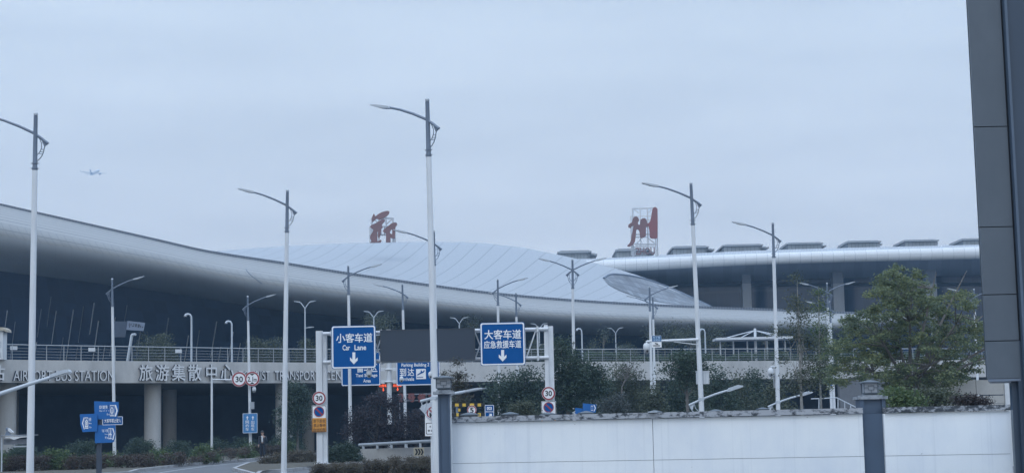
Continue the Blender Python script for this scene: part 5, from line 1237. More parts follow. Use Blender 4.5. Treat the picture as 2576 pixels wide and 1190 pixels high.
# ================================================================== VEGETATION
def leaf_arrays(rng, centers, n, spread, size, flat=0.6, up=0.0):
    n = int(n * 2.2); size = size * .62
    K = len(centers); c = np.repeat(np.asarray(centers), n, 0); M = len(c)
    off = rng.normal(size=(M, 3)) * spread; off[:, 2] *= flat; c = c + off
    a = rng.normal(size=(M, 3)); a[:, 2] *= .6; a /= np.linalg.norm(a, axis=1, keepdims=True) + 1e-9
    b = rng.normal(size=(M, 3)); b -= a * (a * b).sum(1, keepdims=True); b /= np.linalg.norm(b, axis=1, keepdims=True) + 1e-9
    s = size * rng.uniform(.55, 1.35, (M, 1))
    v = np.stack([c - a * s, c + b * s * .45, c + a * s, c - b * s * .45], 1).reshape(-1, 3)
    return v
def quads_obj(name, v, m, parent):
    n = len(v) // 4; off = Vector((0, 0, 0)); p = parent
    while p is not None: off += p.location; p = p.parent
    v = v - np.array(off); me = bpy.data.meshes.new(name)
    me.vertices.add(4 * n); me.vertices.foreach_set('co', v.astype(np.float32).ravel())
    me.loops.add(4 * n); me.loops.foreach_set('vertex_index', np.arange(4 * n, dtype=np.int32))
    me.polygons.add(n); me.polygons.foreach_set('loop_start', np.arange(0, 4 * n, 4, dtype=np.int32))
    me.materials.append(m); me.update(calc_edges=True); me.validate()
    o = bpy.data.objects.new(name, me); C.objects.link(o)
    if parent is not None: o.parent = parent
    return o
def clusters(rng, ells, dens, D, shell=.35):
    """ells: (x, y, rx, ry) in the photo at depth D -> cluster centres through the crown's volume"""
    out = []
    for e in ells:
        x, y, rx, ry = e[:4]; p = P(x, y, D); s_ = S(D); R_ = np.array([rx * s_, min(rx, ry * 1.3) * s_ * .85, ry * s_])
        n = max(3, int(dens * rx * ry / 100))
        u = rng.normal(size=(n, 3)); u /= np.linalg.norm(u, axis=1, keepdims=True); r = rng.uniform(shell, 1, (n, 1)) ** .5
        r *= 1 + .16 * np.sin(u[:, :1] * 5 + u[:, 2:] * 7 + x)
        out.append(np.array(p) + u * r * R_)
    return np.concatenate(out)
def tree(label, xb, D, ells, m, bark, dens=3.0, n=60, spread=.28, size=.11, tr=.1, limbs=9, seed=1, group=None, name='tree', yb=None, flat=.6, zb=0.0, cat='tree', shell=.35, lr=None):
    rng = np.random.default_rng(seed); b = P(xb, 1000 if yb is None else yb, D)
    t = thing(name, label, cat, (b.x, D, zb), group)
    cl = clusters(rng, ells, dens, D, shell)
    quads_obj('crown', leaf_arrays(rng, cl, n, spread, size, flat), m, t)
    m_ = MB(); top = max(ells, key=lambda e: -e[1]); tp = P(top[0], top[1], D); 
    zc = min(P(e[0], e[1] + e[3], D).z for e in ells); zf = max(zb + .5, min(zc + .3, tp.z - .5))
    mid = Vector((b.x + (tp.x - b.x) * .3, D, zb + (zf - zb) * .8))
    pts = [Vector((b.x, D, zb)), mid, Vector(tp)]
    m_.tube([pts[0], pts[0].lerp(pts[1], .5) + Vector((.04, 0, 0)), pts[1], pts[1].lerp(pts[2], .5), pts[2]], [tr * 1.3, tr, tr * .85, tr * .5, tr * .12], 7)
    lr = lr or tr * .38
    for k in rng.choice(len(cl), min(limbs, len(cl)), replace=False):
        q = Vector(cl[k]); f = rng.uniform(.05, .6); s0 = pts[1].lerp(pts[2], f); mm = s0.lerp(q, .5) + Vector((0, 0, -.12 * (q - s0).length * .5))
        m_.tube([s0, mm, q], [lr, lr * .6, lr * .2], 5)
    m_.build('trunk', bark, t, True)
    return t
def bush(label, x, y0, y1, rx, D, m, dens=9.0, n=46, spread=.16, size=.075, seed=1, group=None, name='shrub', zb=0.0, cat='shrub', core=True):
    """rounded shrub standing on the ground, photo x centre, top y0, half width rx"""
    rng = np.random.default_rng(seed); s_ = S(D); top = P(x, y0, D); r = rx * s_; h = top.z - zb
    t = thing(name, label, cat, (top.x, D, zb), group)
    K = int(dens * (r * 2) * h * 6) + 12
    u = rng.normal(size=(K, 3)); u /= np.linalg.norm(u, axis=1, keepdims=True); u[:, 2] = np.abs(u[:, 2]) * 1.0
    rr_ = rng.uniform(.55, 1, (K, 1)) ** .5 * (1 + .12 * np.sin(u[:, :1] * 6 + u[:, 1:2] * 5 + x))
    lo = rng.random(K) < .45; u[lo, 2] *= .35
    c = np.array([top.x, D, zb + h * .12]) + u * rr_ * np.array([r, r * .8, h * .85])
    quads_obj('foliage', leaf_arrays(rng, c, n, spread, size), m, t)
    m_ = MB()
    for k in rng.choice(K, min(10, K), replace=False): m_.tube([(top.x + rng.uniform(-.1, .1), D + rng.uniform(-.1, .1), zb), tuple(c[k])], [.03, .008], 4)
    m_.build('stems', TRUNK, t)
    return t
# planting on the elevated road, in front of the glass
DKZ = DECKZ
def deck_bush(label, x, ytop, rx, d, m, seed, **k): return bush(label, x, ytop, 0, rx, d, m, seed=seed, group='clipped shrubs on the elevated road', zb=DKZ, n=26, size=.12, spread=.3, dens=3.0, **k)
deck_bush('low dark shrub behind the railing under the tilted billboard', 395, 838, 55, 150, L_DULL, 11)
deck_bush('wide clipped shrub behind the railing left of the second tall lamp', 645, 849, 32, 158, L_DULL, 12)
deck_bush('clipped round shrub behind the railing immediately left of the second tall lamp', 690, 850, 28, 160, L_DULL, 13)
deck_bush('clipped shrub behind the railing at the foot of the first forked lamp', 768, 851, 32, 162, L_DULL, 14)
deck_bush('clipped shrub behind the railing right of the gantry', 1490, 861, 30, 180, L_DULL, 15)
deck_bush('clipped shrub behind the railing at the foot of the right forked lamp', 1575, 863, 36, 182, L_DULL, 16)
deck_bush('clipped shrub behind the railing beside the forked lamp seen through the truss', 1345, 858, 34, 178, L_DULL, 17)
def deck_tree(label, x, ells, d, seed, m=L_DULL, dens=1.6, n=38):
    return tree(label, x, d, ells, m, TRUNK, dens, n, .55, .17, .12, 8, seed, 'trees on the elevated road', zb=DKZ, yb=880)
deck_tree('rounded tree behind the forked lamp above the car lane sign', 950, [(950, 812, 42, 30), (945, 840, 38, 25)], 195, 21)
deck_tree('airy tree behind the forked lamp above the dark display board', 1185, [(1185, 812, 26, 24), (1180, 832, 22, 16)], 212, 22, dens=1.1)
deck_tree('thin tree right of the fourth hooked lamp behind the railing', 1518, [(1518, 842, 14, 22)], 190, 23, dens=1.4)
deck_tree('broad tree behind the close pair of street lamps', 1672, [(1672, 848, 44, 28), (1700, 860, 40, 20)], 190, 24)
deck_tree('broad tree left of the camera-boom lamp pole', 1738, [(1738, 848, 32, 30)], 186, 25)
deck_tree('broad tree right of the camera-boom lamp pole', 1790, [(1792, 852, 34, 30), (1765, 865, 30, 18)], 188, 26)
deck_tree('thin tree right of the canopy mast', 1925, [(1926, 848, 10, 26)], 196, 27, dens=1.4)
# long hedge behind the right half of the railing
hd = thing('hedge', 'long low green hedge behind the right half of the railing', 'hedge', (vpt(1800).x, vpt(1800).y + 1.5, DKZ))
rng = np.random.default_rng(31); cs = []
for k in range(520):
    x = rng.uniform(1480, 2440); q = vpt(x); cs.append((q.x, q.y + 1.2 + rng.uniform(0, 1.6), DKZ + rng.uniform(.15, .95 + .2 * math.sin(x * .03))))
quads_obj('foliage', leaf_arrays(rng, cs, 30, .22, .12), leaf_mat('leaf_hedge', [(.025, .05, .03), (.05, .09, .045), (.085, .125, .06)]), hd)
m_ = MB()
for k in range(24): q = vpt(1500 + 39 * k); m_.tube([(q.x, q.y + 1.8, DKZ), (q.x + .1, q.y + 1.9, DKZ + .8)], [.03, .01], 4)
m_.build('stems', TRUNK, hd)

# left planting in front of the bus station
HG = 'shrubs in front of the bus station columns'
for i, (x, yt, rx, D, m, lab) in enumerate((
    (35, 1118, 40, 112, L_DARK, 'dark shrub behind the stall at the left end'), (62, 1122, 38, 106, L_DARK, 'dark shrub right behind the first lamp pole'), (150, 1130, 42, 85, L_GREEN, 'bright round shrub left of the wayfinding post'),
    (205, 1108, 45, 104, L_DARK, 'broad dark shrub just left of the wayfinding post'), (275, 1130, 34, 89, L_GREEN, 'light green shrub just right of the wayfinding post'), (355, 1106, 40, 116, L_DARK, 'dark shrub below the second brush-lettered word'), (400, 1128, 28, 92, L_GREEN, 'small light green shrub in front of the round pier'),
    (450, 1108, 40, 120, L_DARK, 'dark shrub right of the round pier'), (515, 1120, 30, 99, L_GREEN, 'light green shrub below the slim height-limit post'), (548, 1102, 36, 126, L_DARK, 'dark shrub between slim post and blue lane board'),
    (612, 1098, 36, 128, L_DARK, 'dark tall shrub below the blue lane board'), (622, 1116, 18, 112, L_GREEN, 'light green shrub left of the standing man'), (720, 1092, 46, 130, L_DARK, 'dark shrub behind the second tall lamp'), (715, 1108, 24, 126, L_GREEN, 'light green shrub right of the standing man'), (3, 1140, 30, 84, L_GREEN, 'light green shrub cut off by the left edge'))):
    bush(lab, x, yt, 0, rx, D, m, 5.0, 40, .2, .085, 40 + i, HG, zb=.13)
for i, (xa, xb, yt, da, db, lab) in enumerate(((20, 118, 1150, 83.5, 84, 'low reddish hedge left of the bright round shrub'), (170, 260, 1148, 84, 85, 'low reddish hedge behind the wayfinding post'), (285, 392, 1146, 85, 88.5, 'low reddish hedge in front of the dark shrubs'), (405, 505, 1140, 90, 96, 'low reddish hedge right of the round pier'), (530, 625, 1128, 98, 107, 'low reddish hedge left of the standing man'), (632, 705, 1120, 121, 124, 'low reddish hedge right of the standing man'))):
    a = P(xa, yt, da); b = P(xb, yt, db); hd = thing('hedge', lab, 'hedge', ((a.x + b.x) / 2, (da + db) / 2, .13), 'low reddish hedges on the verge')
    rng = np.random.default_rng(60 + i); K = int((b.x - a.x) * 50); t = rng.random(K); h = (a.z + b.z) / 2
    cs = np.stack([a.x + (b.x - a.x) * t, da + (db - da) * t + rng.uniform(-.6, .6, K), .13 + (h - .13) * rng.uniform(.1, 1, K)], 1)
    quads_obj('foliage', leaf_arrays(rng, cs, 34, .13, .075), L_RED, hd)
    m_ = MB(); [m_.tube([(a.x + (b.x - a.x) * u, da + (db - da) * u, .13), (a.x + (b.x - a.x) * u + .1, da + (db - da) * u, h * .8)], [.03, .01], 4) for u in (.1, .3, .5, .7, .9)]; m_.build('stems', TRUNK, hd)
# traffic island
IG = 'clipped bushes on the traffic island'
bush('brownish bush on the island left of the second tall lamp base', 688, 1140, 0, 30, 90, L_BROWN, 6, 44, .15, .07, 81, IG, zb=.13)
bush('brownish rounded bush between the second tall lamp and the left gantry post', 760, 1131, 0, 40, 92, L_BROWN, 6, 44, .15, .07, 82, IG, zb=.13)
bush('dark green rounded bush right of the left gantry post', 862, 1113, 0, 44, 89, L_DARK, 7, 48, .16, .08, 83, IG, zb=.13)
bush('small brown bush beside the left gantry post base', 805, 1148, 0, 26, 97, L_BROWN, 5, 44, .14, .07, 84, IG, zb=.13)
for i, (xa, xb, yt, D, lab, m) in enumerate(((790, 925, 1171, 70, 'low brownish hedge at the bottom edge below the gantry post', L_BROWN), (915, 1010, 1160, 68, 'brown-green hedge at the bottom edge in front of the concrete barrier', L_BROWN), (985, 1092, 1151, 66, 'brown hedge at the bottom edge left of the slim lantern pillar', L_BROWN))):
    a = P(xa, yt, D); b = P(xb, yt - 2, D); hd = thing('hedge', lab, 'hedge', ((a.x + b.x) / 2, D, 0), 'brown hedges along the bottom edge')
    rng = np.random.default_rng(90 + i); K = int((b.x - a.x) * 110); t = rng.random(K); h = a.z + .06 * np.sin(t * 19) + .04 * np.sin(t * 41)
    cs = np.stack([a.x + (b.x - a.x) * t, D + rng.uniform(-.5, .7, K), h * rng.uniform(.05, .97, K)], 1)
    quads_obj('foliage', leaf_arrays(rng, cs, 40, .09, .05), m, hd)
    m_ = MB(); [m_.tube([(a.x + (b.x - a.x) * u, D, 0), (a.x + (b.x - a.x) * u + .05, D, a.z * .8)], [.02, .008], 4) for u in np.linspace(.03, .97, 14)]; m_.build('stems', TRUNK, hd)
# middle trees
tree('dark climbing tree in front of the pier between tall lamp and gantry', 745, 124, [(745, 1010, 32, 50), (735, 1060, 34, 45), (755, 985, 18, 28)], L_DARK, TRUNK, 3.2, 40, .32, .13, .1, 8, 101)
tree('dark purple-leaved tree left of the thick round post', 935, 99, [(930, 1055, 34, 44), (905, 1090, 34, 34), (950, 1015, 20, 24), (940, 1110, 40, 24), (890, 1060, 18, 30), (960, 1000, 12, 16)], L_PURPLE, TRUNK, 1.9, 42, .24, .095, .09, 10, 102, 'purple-leaved trees below the blue boards')
tree('dark purple-leaved tree in front of the thick round post', 985, 99, [(985, 1050, 34, 46), (994, 1016, 16, 20), (968, 1085, 34, 30), (990, 1108, 42, 22), (975, 1020, 14, 22)], L_PURPLE, TRUNK, 1.8, 42, .24, .095, .09, 10, 103, 'purple-leaved trees below the blue boards')
tree('dark purple-leaved tree left of the white warning plate', 1040, 99, [(1040, 1072, 34, 34), (1060, 1045, 24, 16), (1025, 1090, 36, 28), (1055, 1095, 36, 26)], L_PURPLE, TRUNK, 1.7, 42, .24, .095, .09, 10, 104, 'purple-leaved trees below the blue boards')
tree('sparse sapling with reddish leaf tufts right of the slim lantern pillar', 1150, 77, [(1150, 930, 12, 22), (1165, 955, 22, 16), (1140, 975, 24, 14), (1160, 1000, 26, 16), (1125, 945, 14, 12)], leaf_mat('leaf_sapling', [(.03, .04, .035), (.07, .06, .05), (.06, .09, .05)]), TRUNK, 2.4, 26, .16, .085, .05, 16, 105, yb=1040, shell=.2)
tree('low light-green tree over the arm lamp beside the slim lantern pillar', 1135, 80, [(1140, 1012, 28, 12), (1120, 1022, 22, 10)], L_DULL, TRUNK, 3, 36, .16, .08, .05, 6, 106, yb=1045)
tree('dark tree mass below the coach lane sign', 1290, 112, [(1265, 985, 50, 40), (1320, 975, 44, 45), (1290, 1020, 60, 34), (1345, 1015, 40, 30)], L_DARK, TRUNK, 1.7, 40, .4, .15, .12, 10, 107, yb=1050)
tree('clipped bush in front of the right no-stopping board', 1312, 78, [(1312, 1028, 28, 18), (1322, 1040, 28, 12)], L_DULL, TRUNK, 4.0, 46, .17, .085, .06, 6, 108, yb=1052, cat='bush')
tree('dense magnolia tree right of the right gantry post', 1435, 98, [(1410, 868, 22, 20), (1425, 915, 48, 40), (1470, 945, 50, 40), (1440, 985, 50, 45), (1500, 965, 32, 40), (1410, 1000, 30, 35)], L_DARK, TRUNK, 1.9, 42, .32, .13, .13, 12, 109)
tree('thin bamboo clump between the double-arm lamp and the close lamp pair', 1580, 108, [(1560, 960, 34, 40), (1600, 975, 30, 50), (1570, 1010, 50, 34)], L_DULL, TRUNK, 1.9, 36, .34, .12, .07, 14, 110, flat=.9)
tree('nearly bare twiggy tree in front of the elevated road edge', 1550, 106, [(1560, 915, 40, 26), (1600, 900, 26, 20)], L_DULL, TRUNK, .9, 12, .3, .09, .06, 26, 111)
tree('pale-dotted shrub left of the close lamp pair', 1545, 84, [(1545, 1020, 32, 26)], leaf_mat('leaf_dotted', [(.03, .045, .045), (.06, .075, .07), (.14, .16, .165)]), TRUNK, 3.5, 40, .2, .09, .05, 6, 112, cat='shrub')
tree('dark magnolia left of the camera-boom lamp pole', 1728, 90, [(1725, 900, 36, 22), (1705, 925, 36, 26), (1750, 925, 34, 22), (1730, 960, 45, 26)], L_DARK, TRUNK, 1.9, 40, .25, .115, .1, 10, 113)
BG = 'feathery dark bamboo behind the white wall'
for i, (x, yt, rx, lab) in enumerate(((1650, 975, 34, 'feathery dark bamboo at the foot of the close lamp pair'), (1705, 965, 36, 'feathery dark bamboo under the magnolia'), (1765, 955, 34, 'feathery bamboo behind the white pole cabinet'), (1812, 938, 32, 'tall feathery bamboo right of the white pole cabinet'), (1862, 958, 34, 'feathery bamboo behind the low lamp arm'), (1902, 932, 28, 'tallest feathery bamboo left of the dome camera lamp'), (1950, 965, 36, 'feathery bamboo behind the pole box'), (1490, 990, 40, 'feathery dark bamboo right of the double-arm lamp'), (1620, 1000, 34, 'low feathery bamboo left of the close lamp pair'))):
    tree(lab, x, 104 + (i % 3) * 3, [(x, yt + 12, rx * .45, 26), (x - 6, yt + 45, rx * .8, 34), (x + 8, yt + 75, rx * 1.1, 34)], L_DARK if i % 2 else L_DULL, TRUNK, 1.9, 38, .3, .13, .06, 10, 120 + i, BG, 'bamboo_clump', flat=1.0)
tree('tall sparse young tree with pale trunk left of the big leafy tree', 2015, 72, [(2005, 700, 8, 22), (1995, 760, 18, 26), (2020, 790, 26, 26), (1980, 830, 26, 20), (2030, 860, 34, 26), (1975, 900, 14, 16), (2045, 920, 34, 30), (2000, 960, 34, 26), (2060, 960, 30, 30)], L_DULL, TRUNK_P, 1.5, 30, .2, .085, .075, 34, 131, shell=.15, lr=.016)
tree('thin sparse tree in front of the double-arm lamp at right', 2062, 74, [(2058, 720, 6, 26), (2065, 780, 20, 28), (2060, 830, 28, 26), (2085, 880, 30, 30), (2075, 930, 34, 30)], L_GREEN, TRUNK_P, 1.4, 30, .2, .085, .055, 24, 132, shell=.15, lr=.014)
# the big leafy tree: sprays of leaves on forking limbs, ragged crown with gaps
OUTL = [(2080,940),(2090,900),(2110,860),(2130,820),(2165,780),(2200,745),(2203,715),(2222,680),(2240,666),(2262,675),(2268,703),(2290,692),(2310,668),(2335,680),(2330,708),(2345,738),(2380,748),(2400,726),(2432,733),(2450,770),(2465,800),(2472,850),(2468,900),(2440,940),(2425,975),(2400,1005),(2340,1015),(2280,1008),(2240,985),(2200,968),(2150,966),(2100,962)]
def in_poly(x, y, l):
    r = False
    for i in range(len(l)):
        (x1, y1), (x2, y2) = l[i - 1], l[i]
        if (y1 > y) != (y2 > y) and x < (x2 - x1) * (y - y1) / (y2 - y1) + x1: r = not r
    return r
DT_ = 58.0; rng = np.random.default_rng(133); bb_ = P(2292, 1030, DT_)
bt = thing('tree', 'big leafy green tree behind the wall at right', 'tree', (bb_.x, DT_, 0))
cl = []; sprays = []; tries = 0
while len(sprays) < 205 and tries < 9000:
    tries += 1; x, y = rng.uniform(2075, 2475), rng.uniform(664, 1016)
    if not in_poly(x, y, OUTL): continue
    d = rng.uniform(-2.6, 2.6)
    if any((x - a_) ** 2 + ((y - b_) * 1.5) ** 2 < 15 ** 2 and abs(d - c_) < 1.2 for a_, b_, c_ in sprays): continue
    sprays.append((x, y, d))
    q = np.array(P(x, y, DT_ + d)); n_ = int(rng.integers(5, 10)); sl_ = rng.uniform(-.35, .35)
    o_ = rng.normal(size=(n_, 3)) * np.array([.23, .23, .05]); o_[:, 2] += o_[:, 0] * sl_ - np.abs(o_[:, 0]) * .25
    cl.append(q + o_)
cl = np.concatenate(cl)
quads_obj('crown', leaf_arrays(rng, cl, 17, .085, .082, .55), leaf_mat('leaf_big', [(0.058, 0.087, 0.075), (0.106, 0.148, 0.099), (0.180, 0.217, 0.112), (0.275, 0.294, 0.130)], trans=.38), bt)
m_ = MB(); base = Vector((bb_.x, DT_, 0)); fork = P(2290, 1002, DT_)
m_.tube([base, base.lerp(fork, .6) + Vector((0.042, 0.000, 0.000)), fork], [.2, .16, .14], 8)
joints_ = []
for x, y, d in ((2255.780, 837.760, 0.745), (2200, 830, -1.2), (2355.454, 685.440, 0.465), (2290, 780, -1.5), (2432.046, 680.680, 0.931), (2486.604, 780.640, 1.490), (2425, 790, -.8), (2560.048, 837.760, 0.559), (2350.208, 856.800, 1.676), (2350, 910, -1.8), (2518.080, 885.360, 1.117), (2180, 930, -.6)):
    e_ = P(x, y, DT_ + d); m1_ = fork.lerp(e_, .35) + Vector((0.000, 0.000, 0.232)); m2_ = fork.lerp(e_, .7) + Vector((0.000, 0.000, 0.139))
    m_.tube([fork, m1_, m2_, e_], [.085, .06, .038, .012], 6); joints_ += [m1_, m2_, m1_.lerp(m2_, .5), m2_.lerp(e_, .5)]
for x, y, d in sprays:
    q = P(x, y, DT_ + d); s0 = min(joints_, key=lambda v: (v - q).length + (.8 if v.z > q.z else 0)); m_.tube([s0, s0.lerp(q, .55) + Vector((0.000, 0.000, 0.056)), q], [.02, .013, .005], 4, cap=False)
m_.build('trunk', TRUNK, bt, True)
tree('low green shrub behind the broad lantern pillar', 2260, 46, [(2255, 1000, 36, 22), (2290, 1010, 30, 16)], L_GREEN, TRUNK, 3, 36, .16, .075, .05, 10, 134, yb=1030, cat='shrub')
tree('low green shrub at the foot of the big leafy tree', 2340, 48, [(2345, 1000, 50, 20), (2310, 1010, 40, 14)], L_DULL, TRUNK, 3, 36, .16, .075, .05, 10, 135, yb=1030, cat='shrub')
tree('dark reddish shrub above the stained coping at right', 2440, 40, [(2425, 1010, 34, 9), (2460, 1012, 26, 7), (2440, 1004, 16, 6)], leaf_mat('leaf_maroon', [(0.023, 0.024, 0.027), (0.047, 0.037, 0.039), (0.052, 0.057, 0.047)]), TRUNK, 6, 40, .1, .05, .04, 8, 136, yb=1020, cat='shrub')

# ================================================================== PERSON
def skin_mesh(name, joints, edges, m, parent, levels=2):
    me = bpy.data.meshes.new(name); me.from_pydata([j[0] for j in joints], edges, [])
    o = bpy.data.objects.new(name, me); C.objects.link(o)
    md = o.modifiers.new('s', 'SKIN'); 
    for i, j in enumerate(joints):
        r = j[1]; me.skin_vertices[0].data[i].radius = (r, r) if not isinstance(r, tuple) else r
    me.skin_vertices[0].data[0].use_root = True
    sb = o.modifiers.new('d', 'SUBSURF'); sb.levels = levels; sb.render_levels = levels
    bpy.context.view_layer.update()
    e = bpy.data.meshes.new_from_object(o.evaluated_get(bpy.context.evaluated_depsgraph_get()))
    bpy.data.objects.remove(o); bpy.data.meshes.remove(me)
    e.name = name; e.materials.clear(); e.materials.append(m); e.polygons.foreach_set('use_smooth', [True] * len(e.polygons))
    n = bpy.data.objects.new(name, e); C.objects.link(n); n.parent = parent; return n
pg = G(660.5, 1153, .135)
man = thing('person', 'person in dark open jacket and white shirt standing with one hand at the chin', 'person', pg)
SKIN = mat('skin', (.40, .26, .20), .6); JACK = mat('jacket_cloth', (.022, .028, .042), .85); TROU = mat('trouser_cloth', (.014, .019, .03), .85); SHIRT = mat('shirt_cloth', (.62, .66, .70), .8); HAIR = mat('hair', (.012, .011, .012), .6)
def chain(j, e, pts, start=None):
    k = start
    for p, r in pts:
        j.append((p, r)); i = len(j) - 1
        if k is not None: e.append((k, i))
        k = i
    return k
j, e = [], []
pel = chain(j, e, [((0, 0, .95), .11)]); ch_ = chain(j, e, [((0, .01, 1.15), .11), ((0, .01, 1.36), (.15, .10))], pel)
nk = chain(j, e, [((0, 0, 1.46), .055), ((0, -.01, 1.53), .06), ((0, -.015, 1.60), .085), ((0, -.01, 1.68), .08), ((0, 0, 1.72), .04)], ch_)
for s in (-1, 1): chain(j, e, [((s * .095, 0, .86), .085), ((s * .10, -.01, .48), .055), ((s * .10, .02, .09), .038), ((s * .11, -.10, .04), .035)], pel)
def hand(j, e, w, d, up):
    """five bent fingers on a palm: w wrist index position, d finger direction"""
    w = Vector(w); d = Vector(d).normalized(); sd_ = d.cross(Vector(up)).normalized(); n_ = d.cross(sd_)
    return w, d, sd_, n_
aL = chain(j, e, [((-.19, .01, 1.38), .055), ((-.24, .03, 1.12), .042), ((-.235, -.05, .88), .03), ((-.225, -.07, .80), .034)], ch_)
aR = chain(j, e, [((.19, .01, 1.38), .055), ((.235, -.02, 1.12), .042), ((.11, -.16, 1.36), .03), ((.065, -.15, 1.45), .032)], ch_)
for a_, base, dr in ((aL, Vector((-.225, -.07, .80)), Vector((0, -.15, -1))), (aR, Vector((.065, -.15, 1.45)), Vector((-.25, .1, .9)))):
    dr.normalize(); sdv = Vector((1, 0, 0)) if a_ == aR else Vector((0, 1, 0))
    for f in range(4):
        o_ = sdv * (.011 + .018 * (f - 2)); L_ = (.07, .085, .08, .062)[f]
        chain(j, e, [(base + o_ + dr * .03, .010), (base + o_ + dr * (.03 + L_ * .5) + Vector((0, -.012, 0)), .009), (base + o_ * 1.05 + dr * (.03 + L_ * .8) + Vector((0, .008, 0)), .008)], a_)
    chain(j, e, [(base - sdv * .035, .011), (base - sdv * .05 + dr * .035, .009)], a_)
body = skin_mesh('body', j, e, SKIN, man)
def jv(pts, edges, m, nm, par=man): return skin_mesh(nm, pts, edges, m, par)
jv([((0, 0, .95), (.155, .125)), ((-.1, 0, .86), .11), ((-.1, -.01, .48), .08), ((-.10, .02, .07), .065), ((.1, 0, .86), .11), ((.1, -.01, .48), .08), ((.10, .02, .07), .065), ((0, 0, 1.05), (.15, .12))], [(0, 1), (1, 2), (2, 3), (0, 4), (4, 5), (5, 6), (0, 7)], TROU, 'trousers')
jv([((0, -.025, 1.0), (.13, .115)), ((0, -.025, 1.2), (.13, .118)), ((0, -.015, 1.38), (.135, .11)), ((0, -.01, 1.47), (.07, .07))], [(0, 1), (1, 2), (2, 3)], SHIRT, 'shirt')
jk = [((0, .055, .98), (.185, .11)), ((0, .055, 1.2), (.185, .115)), ((0, .045, 1.40), (.19, .10)), ((-.20, .02, 1.39), .075), ((-.25, .03, 1.12), .062), ((-.237, -.045, .90), .048), ((.20, .02, 1.39), .075), ((.245, -.02, 1.12), .062), ((.125, -.145, 1.33), .046)]
jv(jk, [(0, 1), (1, 2), (2, 3), (3, 4), (4, 5), (2, 6), (6, 7), (7, 8)], JACK, 'jacket')
for s in (-1, 1):
    m_ = MB(); m_.prism([(s * .065, 1.44), (s * .16, 1.40), (s * .17, .95), (s * .085, .93), (s * .055, 1.2)][::-s], -.16, -.09); m_.build('jacket_front', JACK, man, world=False)
    m_ = MB(); m_.lathe([(.02, 0), (.05, .01), (.045, .07), (.02, .09)], (s * .11, -.05, 0), 10); m_.box(s * .11 - .04, s * .11 + .04, -.17, -.03, 0, .06); m_.build('shoe', BLACK, man, world=False)
m_ = MB(); m_.lathe([(.094, 1.655), (.098, 1.70), (.085, 1.755), (.05, 1.785), (.01, 1.79)], (0, .012, 0), 14); m_.build('hair', HAIR, man, True, world=False)
m_ = MB()
for s in (-1, 1): m_.lathe([(.002, -.01), (.011, -.004), (.011, .004), (.002, .01)], (s * .03, -.098, 1.635), 8, mx=Matrix.Rotation(R(90), 3, 'X')); m_.box(s * .03 - .016, s * .03 + .016, -.101, -.092, 1.652, 1.657)
m_.box(-.022, .022, -.099, -.09, 1.572, 1.578); m_.build('eyes_and_mouth', HAIR, man, world=False)
m_ = MB(); m_.add([(-.012, -.095, 1.60), (.012, -.095, 1.60), (0, -.092, 1.635), (0, -.118, 1.602)], [(0, 1, 3), (1, 2, 3), (2, 0, 3), (0, 2, 1)])
for s in (-1, 1): m_.lathe([(.005, -.03), (.018, -.01), (.018, .015), (.005, .03)], (s * .088, .0, 1.62), 8)
m_.build('nose_and_ears', SKIN, man, world=False)

# ================================================================== AIRCRAFT
DA = 1950.0
ac = P(238, 435, DA); pl = thing('aircraft', 'small white airliner climbing in the sky above the canopy', 'aircraft', ac)
pl.scale = (.92, .92, .92); pl.rotation_euler = (R(0), R(-2), R(-58))
WP = mat('aircraft_white', (.85, .86, .88), .35, var=.04); TAILM = mat('aircraft_grey', (.20, .24, .31), .4)
m_ = MB(); MX = Matrix.Rotation(R(90), 3, 'Y')
m_.lathe([(.2, -18.5), (.8, -16.5), (1.4, -13), (1.95, -8), (2.0, 0), (2.0, 10), (1.9, 14), (1.5, 16.6), (.8, 18.2), (.15, 18.8)], n=20, mx=MX); m_.build('fuselage', WP, pl, True, world=False)
m_ = MB()
for s in (-1, 1):
    m_.add([(4.5, s * 1.6, -1.0), (-2.8, s * 1.6, -1.0), (-4.6, s * 17, .9), (-3.0, s * 17, .9), (4.5, s * 1.6, -.5), (-2.8, s * 1.6, -.7), (-4.6, s * 17, 1.0), (-3.0, s * 17, 1.05)], [(0, 1, 2, 3), (7, 6, 5, 4), (0, 3, 7, 4), (1, 5, 6, 2), (3, 2, 6, 7)])
m_.build('wing', WP, pl, world=False)
m_ = MB()
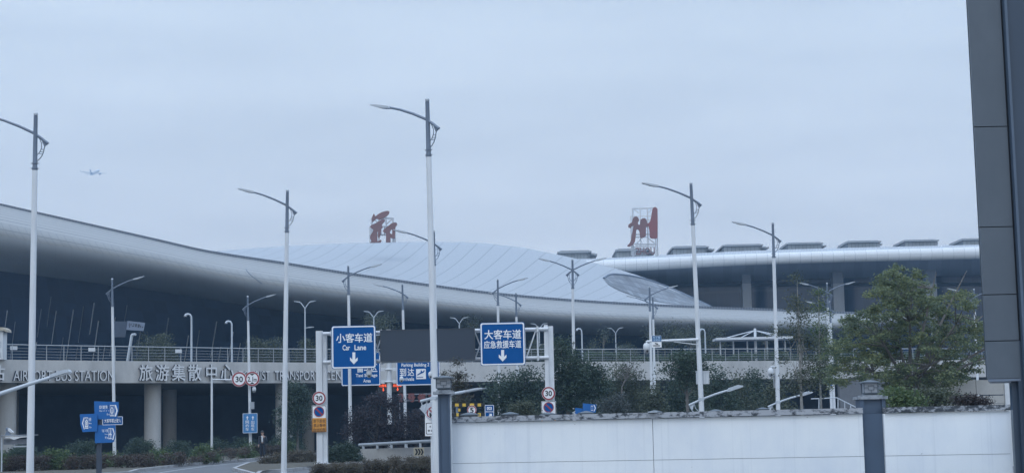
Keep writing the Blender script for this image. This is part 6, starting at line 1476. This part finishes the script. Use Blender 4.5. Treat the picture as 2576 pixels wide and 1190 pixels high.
for s in (-1, 1): m_.add([(-3.0, s * 17, .95), (-4.6, s * 17, .95), (-5.4, s * 17.5, 3.4), (-4.6, s * 17.5, 3.4), (-3.0, s * 17.2, .95), (-4.6, s * 17.2, .95), (-5.4, s * 17.6, 3.4), (-4.6, s * 17.6, 3.4)], [(0, 1, 2, 3), (7, 6, 5, 4), (0, 3, 7, 4), (1, 5, 6, 2), (3, 2, 6, 7)])
m_.build('winglet', TAILM, pl, world=False)
m_ = MB(); m_.prism([(-11.5, 1.8), (-17.5, 1.2), (-19.6, 7.8), (-17.4, 7.8)][::-1], -.25, .25); m_.build('tail_fin', TAILM, pl, world=False)
m_ = MB()
for s in (-1, 1): m_.add([(-14, s * .8, .6), (-17.6, s * .8, .6), (-19, s * 6.4, 1.2), (-17.6, s * 6.4, 1.2), (-14, s * .8, .9), (-17.6, s * .8, .8), (-19, s * 6.4, 1.3), (-17.6, s * 6.4, 1.35)], [(0, 1, 2, 3), (7, 6, 5, 4), (0, 3, 7, 4), (1, 5, 6, 2), (3, 2, 6, 7)])
m_.build('tailplane', WP, pl, world=False)
for s in (-1, 1):
    m_ = MB(); m_.lathe([(.6, -2), (1.0, 0), (1.15, 2), (1.05, 3), (.85, 2.9)], (2.6, s * 5.6, -2.0), 14, mx=MX); m_.build('engine', TAILM, pl, True, world=False)
m_ = MB()
for s in (-1, 1): m_.box(16.2, 16.9, s * .5 - .35 * (s < 0), s * .5 + .35 * (s > 0) + .3 * s * (s > 0), .95, 1.3)
for k in range(22):
    for s in (-1, 1): m_.box(-10 + k * 1.05, -9.6 + k * 1.05, s * 1.93, s * 2.0, .35, .7)
m_.build('windows', DARK, pl, world=False)
# ================================================================== HAZE
hz = MB(); hz.box(-1600, 1600, -160, 2100, -1, 560)
hm = bpy.data.materials.new('haze_air'); hm.use_nodes = True; ht = hm.node_tree; ht.nodes.clear()
ho = N(ht, 'ShaderNodeOutputMaterial'); hv = N(ht, 'ShaderNodeVolumePrincipled')
hv.inputs['Color'].default_value = (0.40, 0.67, 1.0, 1); hv.inputs['Density'].default_value = 0.00037
ht.links.new(hv.outputs[0], ho.inputs['Volume'])
tag(hz.build('haze', hm), kind='stuff')
